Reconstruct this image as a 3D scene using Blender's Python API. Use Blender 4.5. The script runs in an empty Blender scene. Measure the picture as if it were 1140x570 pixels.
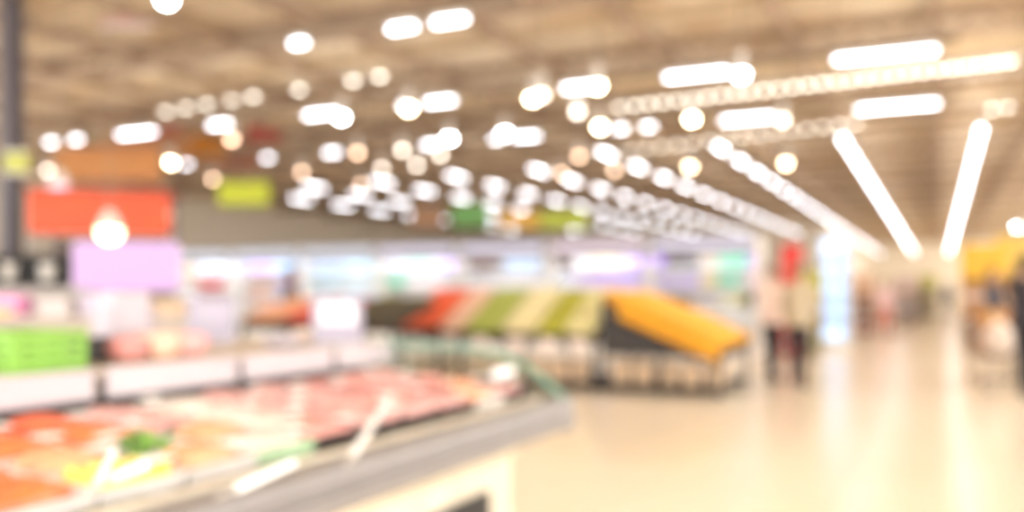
import bpy, bmesh, math, random
import numpy as np
from mathutils import Vector, Matrix, Euler
R = random.Random(7)
PI = math.pi
scene = bpy.context.scene
COL = scene.collection

# ------------------------------------------------------------------ camera geometry (1140 x 570 frame)
CAM_H, FPX, VPX, HY = 1.30, 1000.0, 1045.0, 325.0
TH = math.atan2(VPX - 570.0, FPX)
CT, ST = math.cos(TH), math.sin(TH)
def ray(px, py):
    r = (px - 570.0) / FPX
    return Vector((CT * r - ST, ST * r + CT, (HY - py) / FPX))
def at_s(px, py, s): return ray(px, py) * s + Vector((0, 0, CAM_H))
def at_z(px, py, z):
    d = ray(px, py); return at_s(px, py, (z - CAM_H) / d.z)
def at_y(px, py, y):
    d = ray(px, py); return at_s(px, py, y / d.y)
def at_x(px, py, x):
    d = ray(px, py); return at_s(px, py, x / d.x)
cd = bpy.data.cameras.new('camera'); cam = bpy.data.objects.new('camera', cd); COL.objects.link(cam)
cam.location = (0, 0, CAM_H); cam.rotation_euler = (PI / 2, 0, TH)
cd.sensor_width = 36.0; cd.lens = FPX / 1140.0 * 36.0; cd.shift_y = (HY - 285.0) / 1140.0
cd.clip_start = 0.02; cd.clip_end = 400
cd.dof.use_dof = True; cd.dof.focus_distance = 0.5; cd.dof.aperture_fstop = 2.68
scene.camera = cam

# ------------------------------------------------------------------ materials
def lin(c):
    return tuple(((x / 12.92) if x <= .04045 else ((x + .055) / 1.055) ** 2.4) for x in c)
def hexc(h): return lin(tuple(int(h[i:i + 2], 16) / 255 for i in (0, 2, 4)))
MATS = {}
def mat(name, hx, rough=.5, metal=0., coat=0., var=.12, scale=9., bump=0., alpha=1., trans=0.):
    """Principled surface whose colour drifts a little with a noise texture."""
    if name in MATS: return MATS[name]
    m = bpy.data.materials.new(name); m.use_nodes = True
    nt = m.node_tree; b = nt.nodes['Principled BSDF']
    c = hexc(hx)
    tc = nt.nodes.new('ShaderNodeTexCoord'); nz = nt.nodes.new('ShaderNodeTexNoise'); cr = nt.nodes.new('ShaderNodeValToRGB')
    nz.inputs['Scale'].default_value = scale; nz.inputs['Detail'].default_value = 3
    cr.color_ramp.elements[0].color = tuple(max(0, x * (1 - var)) for x in c) + (1,)
    cr.color_ramp.elements[1].color = tuple(min(1, x * (1 + var)) for x in c) + (1,)
    cr.color_ramp.elements[0].position = .3; cr.color_ramp.elements[1].position = .7
    nt.links.new(tc.outputs['Object'], nz.inputs['Vector']); nt.links.new(nz.outputs['Fac'], cr.inputs['Fac'])
    nt.links.new(cr.outputs['Color'], b.inputs['Base Color'])
    b.inputs['Roughness'].default_value = rough; b.inputs['Metallic'].default_value = metal
    b.inputs['Coat Weight'].default_value = coat; b.inputs['Coat Roughness'].default_value = .08
    if trans: b.inputs['Transmission Weight'].default_value = trans
    if alpha < 1: b.inputs['Alpha'].default_value = alpha
    if bump:
        bp = nt.nodes.new('ShaderNodeBump'); bp.inputs['Strength'].default_value = bump
        nt.links.new(nz.outputs['Fac'], bp.inputs['Height']); nt.links.new(bp.outputs['Normal'], b.inputs['Normal'])
    MATS[name] = m
    return m
def glow(name, hx, strength, sample=True, base=None):
    if name in MATS: return MATS[name]
    m = bpy.data.materials.new(name); m.use_nodes = True
    nt = m.node_tree; b = nt.nodes['Principled BSDF']
    c = hexc(hx)
    b.inputs['Base Color'].default_value = (*(hexc(base) if base else c), 1); b.inputs['Roughness'].default_value = .4
    b.inputs['Emission Color'].default_value = (*c, 1); b.inputs['Emission Strength'].default_value = strength
    if not sample: m.cycles.emission_sampling = 'NONE'
    MATS[name] = m
    return m

def floor_material():
    m = bpy.data.materials.new('polished_floor'); m.use_nodes = True
    nt = m.node_tree; b = nt.nodes['Principled BSDF']
    tc = nt.nodes.new('ShaderNodeTexCoord'); br = nt.nodes.new('ShaderNodeTexBrick'); nz = nt.nodes.new('ShaderNodeTexNoise')
    mp = nt.nodes.new('ShaderNodeMapping'); nt.links.new(tc.outputs['Object'], mp.inputs['Vector']); nt.links.new(mp.outputs['Vector'], br.inputs['Vector'])
    br.offset = 0; br.inputs['Scale'].default_value = 1.0; br.inputs['Brick Width'].default_value = .6; br.inputs['Row Height'].default_value = .6
    br.inputs['Mortar Size'].default_value = .006
    br.inputs['Color1'].default_value = (*hexc('f8ecd8'), 1); br.inputs['Color2'].default_value = (*hexc('f5e8d2'), 1); br.inputs['Mortar'].default_value = (*hexc('ddd0ba'), 1)
    nz.inputs['Scale'].default_value = .5; nt.links.new(tc.outputs['Object'], nz.inputs['Vector'])
    mx = nt.nodes.new('ShaderNodeMix'); mx.data_type = 'RGBA'; mx.inputs['B'].default_value = (*hexc('eddcc2'), 1)
    ml = nt.nodes.new('ShaderNodeMath'); ml.operation = 'MULTIPLY'; ml.inputs[1].default_value = .5
    nt.links.new(nz.outputs['Fac'], ml.inputs[0]); nt.links.new(ml.outputs[0], mx.inputs['Factor'])
    nt.links.new(br.outputs['Color'], mx.inputs['A']); nt.links.new(mx.outputs['Result'], b.inputs['Base Color'])
    b.inputs['Roughness'].default_value = .22; b.inputs['Specular IOR Level'].default_value = .45
    return m
def ceiling_material():
    m = bpy.data.materials.new('roof_lining'); m.use_nodes = True
    nt = m.node_tree; b = nt.nodes['Principled BSDF']
    tc = nt.nodes.new('ShaderNodeTexCoord'); nz = nt.nodes.new('ShaderNodeTexNoise'); cr = nt.nodes.new('ShaderNodeValToRGB')
    nz.inputs['Scale'].default_value = .38; nz.inputs['Detail'].default_value = 5
    cr.color_ramp.elements[0].position = .35; cr.color_ramp.elements[1].position = .65
    cr.color_ramp.elements[0].color = (*hexc('c9b08e'), 1); cr.color_ramp.elements[1].color = (*hexc('fdf4e2'), 1)
    nt.links.new(tc.outputs['Object'], nz.inputs['Vector']); nt.links.new(nz.outputs['Fac'], cr.inputs['Fac']); nt.links.new(cr.outputs['Color'], b.inputs['Base Color'])
    b.inputs['Roughness'].default_value = .7
    return m

# ------------------------------------------------------------------ mesh building
class MB:
    """Collects shapes and links them as one mesh object."""
    def __init__(s): s.bm = bmesh.new()
    def _put(s, geo, M):
        bmesh.ops.transform(s.bm, matrix=M, verts=geo)
    def box(s, lo, hi, bev=0., M=None, seg=1):
        t = bmesh.new(); bmesh.ops.create_cube(t, size=1)
        c = [(a + b) / 2 for a, b in zip(lo, hi)]; d = [max(1e-5, b - a) for a, b in zip(lo, hi)]
        bmesh.ops.transform(t, matrix=Matrix.Translation(c) @ Matrix.Diagonal((*d, 1)), verts=t.verts)
        if bev: bmesh.ops.bevel(t, geom=t.edges[:], offset=min(bev, min(d) * .45), segments=seg, affect='EDGES', profile=.5)
        return s.add(t, M)
    def add(s, t, M=None):
        if M is not None: bmesh.ops.transform(t, matrix=M, verts=t.verts)
        me = bpy.data.meshes.new('tmp'); t.to_mesh(me); t.free(); s.bm.from_mesh(me); bpy.data.meshes.remove(me)
        return s
    def cyl(s, p, q, r, r2=None, n=12, cap=True):
        p, q = Vector(p), Vector(q); d = q - p
        t = bmesh.new(); bmesh.ops.create_cone(t, cap_ends=cap, segments=n, radius1=r, radius2=r if r2 is None else r2, depth=d.length)
        return s.add(t, Matrix.Translation((p + q) / 2) @ d.to_track_quat('Z', 'Y').to_matrix().to_4x4())
    def ball(s, c, r, sx=1, sy=1, sz=1, u=16, v=10, rot=None, wob=0., rnd=None):
        t = bmesh.new(); bmesh.ops.create_uvsphere(t, u_segments=u, v_segments=v, radius=r)
        if wob:
            for vt in t.verts: vt.co *= 1 + (rnd or R).uniform(-wob, wob)
        M = Matrix.Translation(c) @ (rot.to_matrix().to_4x4() if rot else Matrix()) @ Matrix.Diagonal((sx, sy, sz, 1))
        return s.add(t, M)
    def lathe(s, prof, n=20, M=None):
        t = bmesh.new(); rings = []
        for r, z in prof:
            rings.append([t.verts.new((r * math.cos(2 * PI * i / n), r * math.sin(2 * PI * i / n), z)) for i in range(n)])
        for a, b in zip(rings, rings[1:]):
            for i in range(n): t.faces.new((a[i], a[(i + 1) % n], b[(i + 1) % n], b[i]))
        for ring, fl in ((rings[0], True), (rings[-1], False)):
            t.faces.new(ring[::-1] if fl else ring)
        bmesh.ops.remove_doubles(t, verts=t.verts, dist=1e-5)
        return s.add(t, M)
    def prism(s, pts, axis, a, b, bev=0.):
        """Polygon pts extruded along an axis from a to b: axis 'x': pts=(y,z), 'y': (x,z), 'z': (x,y)."""
        t = bmesh.new()
        f = {'x': lambda p, w: (w, p[0], p[1]), 'y': lambda p, w: (p[0], w, p[1]), 'z': lambda p, w: (p[0], p[1], w)}[axis]
        A = [t.verts.new(f(p, a)) for p in pts]; B = [t.verts.new(f(p, b)) for p in pts]
        t.faces.new(A); t.faces.new(B[::-1]); n = len(pts)
        for i in range(n): t.faces.new((A[i], B[i], B[(i + 1) % n], A[(i + 1) % n]))
        bmesh.ops.recalc_face_normals(t, faces=t.faces)
        if bev: bmesh.ops.bevel(t, geom=t.edges[:], offset=bev, segments=2, affect='EDGES', profile=.5)
        return s.add(t)
    def tube(s, pts, r, n=8):
        for p, q in zip(pts, pts[1:]): s.cyl(p, q, r, n=n)
        return s
    def mesh(s, name, m, smooth=True):
        me = bpy.data.meshes.new(name); bmesh.ops.recalc_face_normals(s.bm, faces=s.bm.faces); s.bm.to_mesh(me); s.bm.free()
        ms = m if isinstance(m, (list, tuple)) else [m]
        for x in ms: me.materials.append(x)
        if smooth: me.shade_smooth(); me.set_sharp_from_angle(angle=.7)
        return me
    def build(s, name, m, parent=None, smooth=True):
        return link(name, s.mesh(name, m, smooth), parent)
def link(name, me, parent=None, M=None):
    o = bpy.data.objects.new(name, me); COL.objects.link(o)
    if parent is not None: o.parent = parent
    if M is not None: o.matrix_local = M
    return o
def tag(o, label=None, cat=None, group=None, kind=None):
    if label: o['label'] = label
    if cat: o['category'] = cat
    if group: o['group'] = group
    if kind: o['kind'] = kind
    return o
def thing(name, label, cat, loc=(0, 0, 0), rot=(0, 0, 0), group=None):
    o = bpy.data.objects.new(name, None); COL.objects.link(o); o.location = loc; o.rotation_euler = rot
    o.empty_display_size = .1
    return tag(o, label, cat, group)
def kids(o): return [c for c in COL.objects if c.parent == o]
def dup(o, loc=None, rot=None, label=None, group=None, _k=None):
    r = o.copy(); COL.objects.link(r)
    for c in o.children:
        d = c.copy(); COL.objects.link(d); d.parent = r
        for g in c.children:
            e = g.copy(); COL.objects.link(e); e.parent = d
    if loc is not None: r.location = loc
    if rot is not None: r.rotation_euler = rot
    if label: r['label'] = label
    if group: r['group'] = group
    return r
def part(root, name, m, *boxes, bev=.004):
    b = MB()
    for lo, hi in boxes: b.box(lo, hi, bev)
    return b.build(name, m, root)
def struct(name, b, m, parent=None, smooth=False):
    o = b.build(name, m, parent, smooth)
    if parent is None: o['kind'] = 'structure'
    return o
ORD = 'first second third fourth fifth sixth seventh eighth ninth tenth eleventh twelfth thirteenth fourteenth fifteenth sixteenth seventeenth eighteenth nineteenth twentieth twenty-first twenty-second twenty-third twenty-fourth twenty-fifth twenty-sixth twenty-seventh twenty-eighth twenty-ninth thirtieth thirty-first thirty-second thirty-third thirty-fourth thirty-fifth thirty-sixth thirty-seventh thirty-eighth thirty-ninth fortieth'.split()

# common materials
M_white = mat('white_enamel', 'f1eee8', .4)
M_steel = mat('brushed_steel', 'cfcac4', .35, metal=.35, var=.05, scale=30)
M_dsteel = mat('grey_bumper', '8c8786', .4, metal=.1, var=.05)
M_black = mat('black_plastic', '2b2725', .5)
M_dark = mat('dark_stained_wood', '3a2c24', .55, var=.3, scale=14)
M_grey = mat('grey_paint', '8f8c8a', .5)
M_wire = mat('hanger_steel', '8c7d6b', .5, metal=.2)
M_cream = mat('cream_laminate', 'eadfca', .45)
M_glass = mat('clear_glass', 'eaf6f0', .03, trans=1., var=0)
M_gedge = mat('green_glass_edge', '7fb39c', .15, var=.1)

# ------------------------------------------------------------------ the setting
CEIL = 6.3
b = MB(); b.box((-34, -3, -.1), (10, 102, 0)); struct('floor', b, floor_material())
b = MB(); b.box((-34, -3.0, CEIL), (2.0, 13.5, CEIL + .12)); b.box((-34, 13.5, CEIL), (10, 102, CEIL + .12)); b.box((2.0, -3, CEIL), (10, 9.0, CEIL + .12))  # gap left in the unseen roof so sky light reaches the floor
struct('ceiling', b, ceiling_material())
M_wall = mat('tan_wall_paint', 'f4ead8', .7, var=.06, scale=2)
b = MB(); b.box((-6.6, 100, 0), (10, 100.2, CEIL)); struct('wall_far', b, M_wall)
b = MB(); b.box((-34, 62, 0), (-6.6, 62.2, CEIL)); b.box((-6.8, 62.2, 0), (-6.6, 100, CEIL)); struct('wall_back', b, M_wall)
b = MB(); b.box((-34.2, 21, 0), (-34, 62, CEIL)); struct('wall_left', b, M_wall)
M_beam = mat('brown_roof_steel', 'a8907a', .6, var=.15, scale=3)
M_beam2 = mat('pale_roof_steel', 'cab698', .6, var=.15, scale=3)
k = 0
for i in range(36):                                   # trusses across the shop
    y = 11.0 + i * 2.25
    if y > 99: break
    b = MB(); dz = .46 if i % 2 else .22
    x1 = 10 if y > 13.4 else 2.0
    x0 = -34 if y < 61.5 else -6.5
    b.box((x0, y - .09, CEIL - dz), (x1, y + .09, CEIL - dz + .14)); b.box((x0, y - .14, CEIL - .1), (x1, y + .14, CEIL))
    if i % 2 and y < 45:
        n = int((x1 - x0) / .9)
        for j in range(n):
            xa = x0 + j * .9
            b.cyl((xa, y, CEIL - dz + .08), (xa + .45, y, CEIL - .05), .025, n=6, cap=False)
            b.cyl((xa + .45, y, CEIL - .05), (xa + .9, y, CEIL - dz + .08), .025, n=6, cap=False)
    struct('ceiling_beam', b, M_beam if i % 2 else M_beam2)
for i in range(17):                                   # purlins along the aisle
    x = 2.4 - i * 2.45
    if x < -33: break
    b = MB(); y1 = 100 if x > -6.4 else 62
    b.box((x - .08, -3.0 if x < 2.0 else 13.5, CEIL - .32), (x + .08, y1, CEIL - .14)); struct('ceiling_beam', b, M_beam)
p = at_s(12, 250, 15)
b = MB()
b.box((p.x - .03, p.y - .13, 0), (p.x + .03, p.y + .13, CEIL)); b.box((p.x - .13, p.y - .14, 0), (p.x + .13, p.y - .11, CEIL)); b.box((p.x - .13, p.y + .11, 0), (p.x + .13, p.y + .14, CEIL))
struct('column_steel', b, mat('slate_column', '66626a', .5))

# ------------------------------------------------------------------ lamps
E_tube = glow('tube_light', 'f4f6ff', 9)
E_tube2 = glow('tube_light_soft', 'f4f4fb', 10)
ZL = 5.0
def make_tube(L, m):
    t = thing('ceiling_tube_lamp', 'x', 'lamp')
    b = MB(); b.prism([(-.07, .1), (-.035, .13), (.035, .13), (.07, .1), (.075, .045), (-.075, .045)], 'x', -L / 2, L / 2); b.build('housing', M_white, t)
    b = MB(); b.prism([(.055 * math.cos(a), .05 + .055 * math.sin(a) * .9) for a in [PI + PI * i / 8 for i in range(9)]], 'x', -L / 2 + .02, L / 2 - .02); b.build('diffuser', m, t)
    return t
TUBES = {}
def tube_at(L, x, y, rz, label, group, m=E_tube):
    key = (L, m.name)
    if key not in TUBES:
        o = TUBES[key] = make_tube(L, m); o.location = (x, y, ZL); o.rotation_euler = (0, 0, rz); o['label'] = label; o['group'] = group
        return o
    return dup(TUBES[key], (x, y, ZL), (0, 0, rz), label, group)
def trunking(name, label, p, q, n, up=7):
    t = thing(name, label, 'lighting rail', (0, 0, 0))
    xa, xb, ya, yb = min(p[0], q[0]) - .045, max(p[0], q[0]) + .045, min(p[1], q[1]) - .045, max(p[1], q[1]) + .045
    b = MB(); b.box((xa, ya, ZL + .135), (xb, yb, ZL + .165))
    b.box((xa, ya, ZL + .165), (xb, ya + .01, ZL + .23)); b.box((xa, yb - .01, ZL + .165), (xb, yb, ZL + .23)); b.box((xa, ya + .01, ZL + .165), (xa + .01, yb - .01, ZL + .23)); b.box((xb - .01, ya + .01, ZL + .165), (xb, yb - .01, ZL + .23)); b.build('channel', M_wire, t)
    b = MB(); b.box((xa + .015, ya + .015, ZL + .165), (xb - .015, yb - .015, ZL + .18)); b.build('added_uplight_strip', glow('added_uplight_%d' % up, 'fff5e8', up), t)  # glowing strip added out of view to brighten the roof lining
    for i in range(n):
        f = (i + .5) / n; x = p[0] + (q[0] - p[0]) * f; y = p[1] + (q[1] - p[1]) * f
        b = MB(); b.cyl((x, y, ZL + .19), (x, y, CEIL), .008, n=6); b.build('hanger_rod', M_wire, t)
ROWN = {10.8: 'nearest cross row', 15.3: 'middle cross row', 19.65: 'farther cross row'}
rows = {10.8: [(501, 23, .5), (448, 33, .42), (333, 50, .25)],
        15.3: [(985, 63, 1.5), (776, 88, 1.1), (645, 99, .62), (490, 115, .62), (452, 119, .25), (360, 130, .9), (246, 141, .62), (152, 152, 1.1), (85, 157, .25), (57, 160, .25)],
        19.65: [(999, 122, 1.5), (832, 134, 1.1), (722, 143, .25), (691, 147, .25), (586, 153, .62), (553, 156, .25), (481, 163, .5), (370, 171, .42), (298, 178, .25), (208, 185, .25), (157, 188, .42)]}
for y, xs in rows.items():
    xw = [at_y(px, py, y).x for px, py, L in xs]
    for i, (x, (px, py, L)) in enumerate(zip(xw, xs)):
        tube_at(L, x, y, 0, f'white tube lamp, {ORD[i]} from the aisle side in the {ROWN[y]} under the roof', 'tube lamps hung across the shop')
    trunking('ceiling_lighting_rail', f'thin rail carrying the tube lamps of the {ROWN[y]}', (min(xw) - 1, y), (max(xw) + 1, y), 6)
SN = ['strip beyond the aisle', 'strip above the aisle floor', 'third strip from the aisle', 'fourth strip from the aisle', 'fifth strip from the aisle', 'sixth strip from the aisle', 'seventh strip from the aisle', 'eighth strip from the aisle', 'ninth strip from the aisle']
for k in range(9):
    x = .88 - 3.0 * k
    y0 = (23.0, 23.0, 22.7, 22.3, 24.6, 24.8, 25.0, 25.2, 25.4)[k]
    y1 = (96, 96, 94, 60, 60, 58, 54, 52, 50)[k]
    i = 0; y = y0; step = 2.8 if k > 1 else 2.3
    if k == 2: step = 2.6
    while y < y1:
        tube_at(1.5 if k < 2 else 1.1, x, y + .75, PI / 2, f'white tube lamp, {ORD[i]} from near end of the {SN[k]}', 'tube lamps in strips running along the aisle', E_tube if k < 3 else E_tube2)
        y += step; i += 1
    trunking('ceiling_lighting_rail', f'thin rail above the tube lamps of the {SN[k]}', (x, y0 - .2), (x, y1 + 1), 10, 15 if k < 4 else 9)

def make_spot(m, r):
    t = thing('ceiling_spotlight', 'x', 'spotlight')
    b = MB(); b.lathe([(.02, .32), (.055, .31), (.06, .12), (r * 1.15, .0), (r * 1.15, -.02), (r * .98, -.02), (.05, .06)], 18); b.build('housing', M_white, t)
    b = MB(); b.ball((0, 0, -.03), r, 1, 1, .9, 16, 10); b.build('lens', m, t)
    b = MB(); b.cyl((0, 0, .3), (0, 0, CEIL - 4.65), .012, n=8); b.build('stem', M_wire, t)
    return t
S = {'w': make_spot(glow('spot_white', 'f8f8ff', 40), .08), 'y': make_spot(glow('spot_warm', 'ffe9c4', 36), .08),
     'c': make_spot(glow('spot_cream', 'ffe2bd', 20), .085), 'd': make_spot(glow('spot_dim', 'fbeede', 8), .08),
     'p': make_spot(glow('spot_peach', 'f6cfae', 9), .08)}
SNAME = {'w': 'bright white', 'y': 'bright warm white', 'c': 'cream coloured', 'd': 'dim white', 'p': 'dim peach'}
spots = [(562, 146, 'w'), (500, 152, 'w'), (665, 93, 'y'), (770, 130, 'y'), (668, 139, 'y'), (593, 107, 'y'), (825, 80, 'w'), (603, 103, 'd'),
         (875, 180, 'c'), (768, 184, 'c'), (684, 188, 'p'), (190, 179, 'y'), (258, 153, 'p'), (402, 204, 'p'), (625, 191, 'p'), (448, 165, 'd'),
         (183, 218, 'p'), (192, 238, 'p'), (645, 172, 'p'), (95, 193, 'd'), (53, 188, 'd'), (131, 190, 'd'), (871, 131, 'd'), (237, 198, 'p'),
         (336, 190, 'p'), (398, 168, 'p'), (1132, 252, 'w'), (464, 182, 'd'), (425, 186, 'd'), (490, 170, 'd'), (643, 122, 'd'), (455, 118, 'y'), (380, 128, 'w'), (186, -4, 'w')]
used = set(); cnt = {}
spots_n = sorted(spots, key=lambda s: s[1])
tot = {}
for s in spots_n: tot[s[2]] = tot.get(s[2], 0) + 1
for px, py, kx in spots_n:
    p = at_z(px, py, 4.65); cnt[kx] = i = cnt.get(kx, 0) + 1
    lb = f'{SNAME[kx]} round spotlight under the roof, {ORD[i - 1]} from the top among its colour'
    if S[kx].name not in used: used.add(S[kx].name); o = S[kx]; o.location = p; o['label'] = lb; o['group'] = 'round spotlights under the roof'
    else: dup(S[kx], p, None, lb, 'round spotlights under the roof')

# small rooflights: bright panes let into the roof lining
E_roof = glow('rooflight_daylight', 'f3ecdc', 9, False)
RL = thing('ceiling_rooflight', 'x', 'rooflight')
b = MB(); b.box((-.10, -.10, -.08), (.10, -.075, 0)); b.box((-.10, .075, -.08), (.10, .10, 0)); b.box((-.10, -.075, -.08), (-.075, .075, 0)); b.box((.075, -.075, -.08), (.10, .075, 0)); b.build('frame', M_white, RL)
b = MB(); b.box((-.075, -.075, -.085), (.075, .075, -.04)); b.build('pane', E_roof, RL)
runs = [([(185, 121), (207, 117), (230, 113), (258, 108), (282, 104), (333, 96), (393, 86), (423, 81)], 'dotted row above the counters'),
        ([(690 + i * 16.1, 116 - i * 1.93) for i in range(28)], 'longer bright row in the roof'),
        ([(700 + i * 18, 165 - i * 2.2) for i in range(15)] + [(1105, 118), (1122, 116)], 'shorter bright row in the roof')]
fr = True
for pts, nm in runs:
    for i, (px, py) in enumerate(pts):
        p = at_z(px, py, CEIL - .47); lb = f'small pale rooflight, {ORD[i]} counted towards the aisle in the {nm}'
        p.z = CEIL - .47
        if fr: RL.location = p; RL['label'] = lb; RL['group'] = 'rooflights in rows'; fr = False
        else: dup(RL, p, None, lb, 'rooflights in rows')

# ------------------------------------------------------------------ refrigerated island case in front
FX, BX, Y0, Y1 = -1.18, -1.98, .25, 3.04
case = thing('refrigerated_display_case', 'long low refrigerated meat case with a grey bumper and glass end by the floor', 'display case', (-1.58, 1.6, 0))
def CP(o):  # keep world coordinates for children of the case
    o.matrix_parent_inverse = Matrix.Translation(case.location).inverted(); return o
b = MB()
prof = [(FX - .10, .915), (FX - .03, .925), (FX - .005, .912), (FX, .895), (FX, .885), (FX - .012, .878), (FX - .012, .862), (FX, .855), (FX + .002, .835), (FX - .006, .815), (FX - .03, .805), (FX - .10, .805)]
b.prism(prof, 'y', Y0, Y1 - .02)
b.prism([(1 - 0, 0)] and [(Y1 - .1, .915), (Y1 - .03, .925), (Y1 - .005, .912), (Y1, .895), (Y1, .835), (Y1 - .006, .815), (Y1 - .03, .805), (Y1 - .1, .805)], 'x', BX - .02, FX - .02)
b.cyl((FX - .06, Y1 - .06, .806), (FX - .06, Y1 - .06, .922), .06, n=20)
CP(b.build('bumper', M_dsteel, case))
b = MB(); b.prism([(FX - .10, .925), (FX - .10, .805), (FX - .22, .70), (FX - .22, .14), (BX + .0, .14), (BX + .0, .70), (BX, .79), (FX - .12, .80), (FX - .12, .925)], 'y', Y0, Y1 - .1); CP(b.build('tub', M_cream, case))
b = MB(); b.box((BX + .06, Y0 + .05, 0), (FX - .3, Y1 - .25, .14)); CP(b.build('plinth', M_dark, case))
b = MB(); b.box((FX - .225, 2.15, .3), (FX - .205, 2.75, .62), .006)
for i in range(8): b.box((FX - .208, 2.18, .325 + i * .036), (FX - .196, 2.72, .343 + i * .036))
CP(b.build('vent_grille', M_black, case))
b = MB(); zc = [(FX - .03, .92), (FX - .08, .955), (FX - .16, 1.015), (FX - .27, 1.065), (FX - .42, 1.09), (BX - .02, 1.10), (BX - .02, .92)]
b.prism(zc, 'y', Y1 - .05, Y1 - .042); g = CP(b.build('end_glass', M_glass, case))
b = MB()
for p, q in zip(zc[:5], zc[1:6]): b.cyl((p[0], Y1 - .046, p[1]), (q[0], Y1 - .046, q[1]), .008, n=8)
CP(b.build('glass_edge', M_gedge, case))
# raised ledge behind the well
b = MB(); b.box((BX - .84, Y0, 1.075), (BX + .02, Y1 - .02, 1.10), .006); b.box((BX - .82, Y0, .14), (BX - .01, Y1 - .04, 1.075)); CP(b.build('ledge', mat('ledge_laminate', 'b3a496', .5), case))
b = MB(); b.box((BX - .008, Y0, .80), (BX + .004, Y1 - .06, 1.03)); CP(b.build('back_liner', M_black, case))
for y0, y1 in ((.3, .78), (.80, 1.14), (1.18, 1.62), (1.66, 2.14), (2.17, 2.62), (2.65, 3.02)):
    b = MB(); b.box((BX + .012, y0, 1.022), (BX + .028, y1, 1.102), .004); b.box((BX + .026, y0, 1.03), (BX + .032, y1, 1.037)); b.box((BX + .026, y0, 1.09), (BX + .032, y1, 1.097))
    CP(b.build('price_rail', mat('white_rail', 'd2c9ce', .4, var=.03), case))
# sloping deck in the well
def deck_z(x): return .85 + (FX - .12 - x) / .68 * .045
b = MB(); b.prism([(FX - .12, .835), (FX - .12, .85), (BX + .01, .895), (BX + .01, .88)], 'y', Y0 + .01, Y1 - .11); CP(b.build('deck', M_grey, case))

# packs of meat and fish in the well
PK = {}
def make_pack(kind, tray_m, food_m, style, label_m=None):
    t = thing({'slices': 'meat_pack', 'fillet': 'fish_pack', 'cubes': 'diced_meat_pack', 'herbs': 'herb_pack', 'fruit': 'cut_fruit_pack'}[style], 'x', 'food pack')
    rr = random.Random(kind)
    L, W, H = .094, .069, .03
    b = MB()
    b.prism([(-L, -W), (L, -W), (L, W), (-L, W)], 'z', 0, .006)
    for s in (-1, 1):
        b.prism([(s * W * .96, .004), (s * W, .004), (s * (W + .006), H), (s * (W - .002), H)], 'x', -L - .004, L + .004)
        b.prism([(s * L * .97, .004), (s * L, .004), (s * (L + .006), H), (s * (L - .002), H)], 'y', -W, W)
    b.build('tray', tray_m, t)
    b = MB()
    if style == 'slices':
        for i in range(5):
            b.ball((-.062 + i * .031, rr.uniform(-.004, .004), .026 + rr.uniform(0, .006)), .05, .62, 1.12, .42, 14, 8, Euler((0, -.5, rr.uniform(-.15, .15))), .03, rr)
    elif style == 'fillet':
        for i in (-1, 1): b.ball((0, i * .03, .028), .078, 1.05, .38, .36, 18, 10, Euler((0, 0, rr.uniform(-.06, .06))), .025, rr)
    elif style == 'cubes':
        for i in range(5):
            for j in range(4):
                b.ball((-.066 + i * .033, -.042 + j * .028, .024 + rr.uniform(0, .014)), .019, 1, .85, .8, 8, 6, None, .12, rr)
    elif style == 'herbs':
        for i in range(34):
            a = rr.uniform(0, 6.28); b.ball((rr.uniform(-.075, .075), rr.uniform(-.05, .05), rr.uniform(.02, .055)), .02, 1, .55, .18, 8, 5, Euler((rr.uniform(-.6, .6), rr.uniform(-.6, .6), a)))
    else:
        for i in range(6):
            for j in range(3): b.prism([(-.014, 0), (.014, 0), (.018, .03), (-.018, .03)], 'y', -.02, .02); bmesh.ops.translate(b.bm, vec=(0, 0, 0), verts=[])
        b = MB()
        for i in range(6):
            for j in range(4): b.box((-.08 + i * .027, -.055 + j * .028, .01), (-.057 + i * .027, -.031 + j * .028, .035 + rr.uniform(0, .018)), .005)
    b.build({'slices': 'meat', 'fillet': 'fish_fillet', 'cubes': 'meat', 'herbs': 'leaves', 'fruit': 'fruit_chunk'}[style], food_m, t)
    if label_m:
        b = MB(); b.box((.03, -.06, .056), (.085, -.018, .0572)); b.box((.028, -.062, .03), (.087, -.016, .056), .003) if False else None
        o = b.build('price_sticker', label_m, t); o['label'] = 'white price sticker'
    PK[kind] = t
    return t
W_tray = mat('white_foam', 'dcd8d4', .5); K_tray = mat('black_foam', '2e2a2a', .4); G_tray = mat('pale_green_foam', 'b8d8b0', .5)
M_stick = mat('sticker_paper', 'fbf9f6', .35, var=.02)
foods = {'pink': ('slices', K_tray, mat('pink_pork', 'da9a92', .3, coat=.6, var=.25, scale=25), 'pink sliced pork'),
         'pale': ('slices', W_tray, mat('pale_chicken', 'ddb7a6', .3, coat=.6, var=.2, scale=25), 'pale sliced chicken'),
         'rose': ('cubes', K_tray, mat('rose_meat', 'c9857f', .3, coat=.6, var=.3, scale=30), 'rosy diced meat'),
         'ham': ('cubes', K_tray, mat('ham_pink', 'e0aca6', .3, coat=.6, var=.25, scale=25), 'light pink diced meat'),
         'salmon': ('fillet', W_tray, mat('salmon_orange', 'ee7038', .28, coat=.7, var=.25, scale=30), 'bright orange salmon'),
         'dsalm': ('fillet', K_tray, mat('deep_salmon', 'ea6238', .28, coat=.7, var=.25, scale=30), 'deep orange salmon'),
         'peach': ('fillet', W_tray, mat('peach_fish', 'eba47c', .28, coat=.7, var=.2, scale=30), 'peach coloured fish'),
         'green': ('herbs', W_tray, mat('herb_green', '7fb04e', .5, var=.3, scale=30), 'green leafy herbs'),
         'yellow': ('fruit', W_tray, mat('cut_yellow', 'f4dc6a', .35, coat=.5, var=.15, scale=25), 'yellow cut fruit'),
         'sage': ('slices', G_tray, mat('white_fish', 'dccfc6', .3, coat=.6, var=.1, scale=25), 'whitish slices')}
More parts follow.
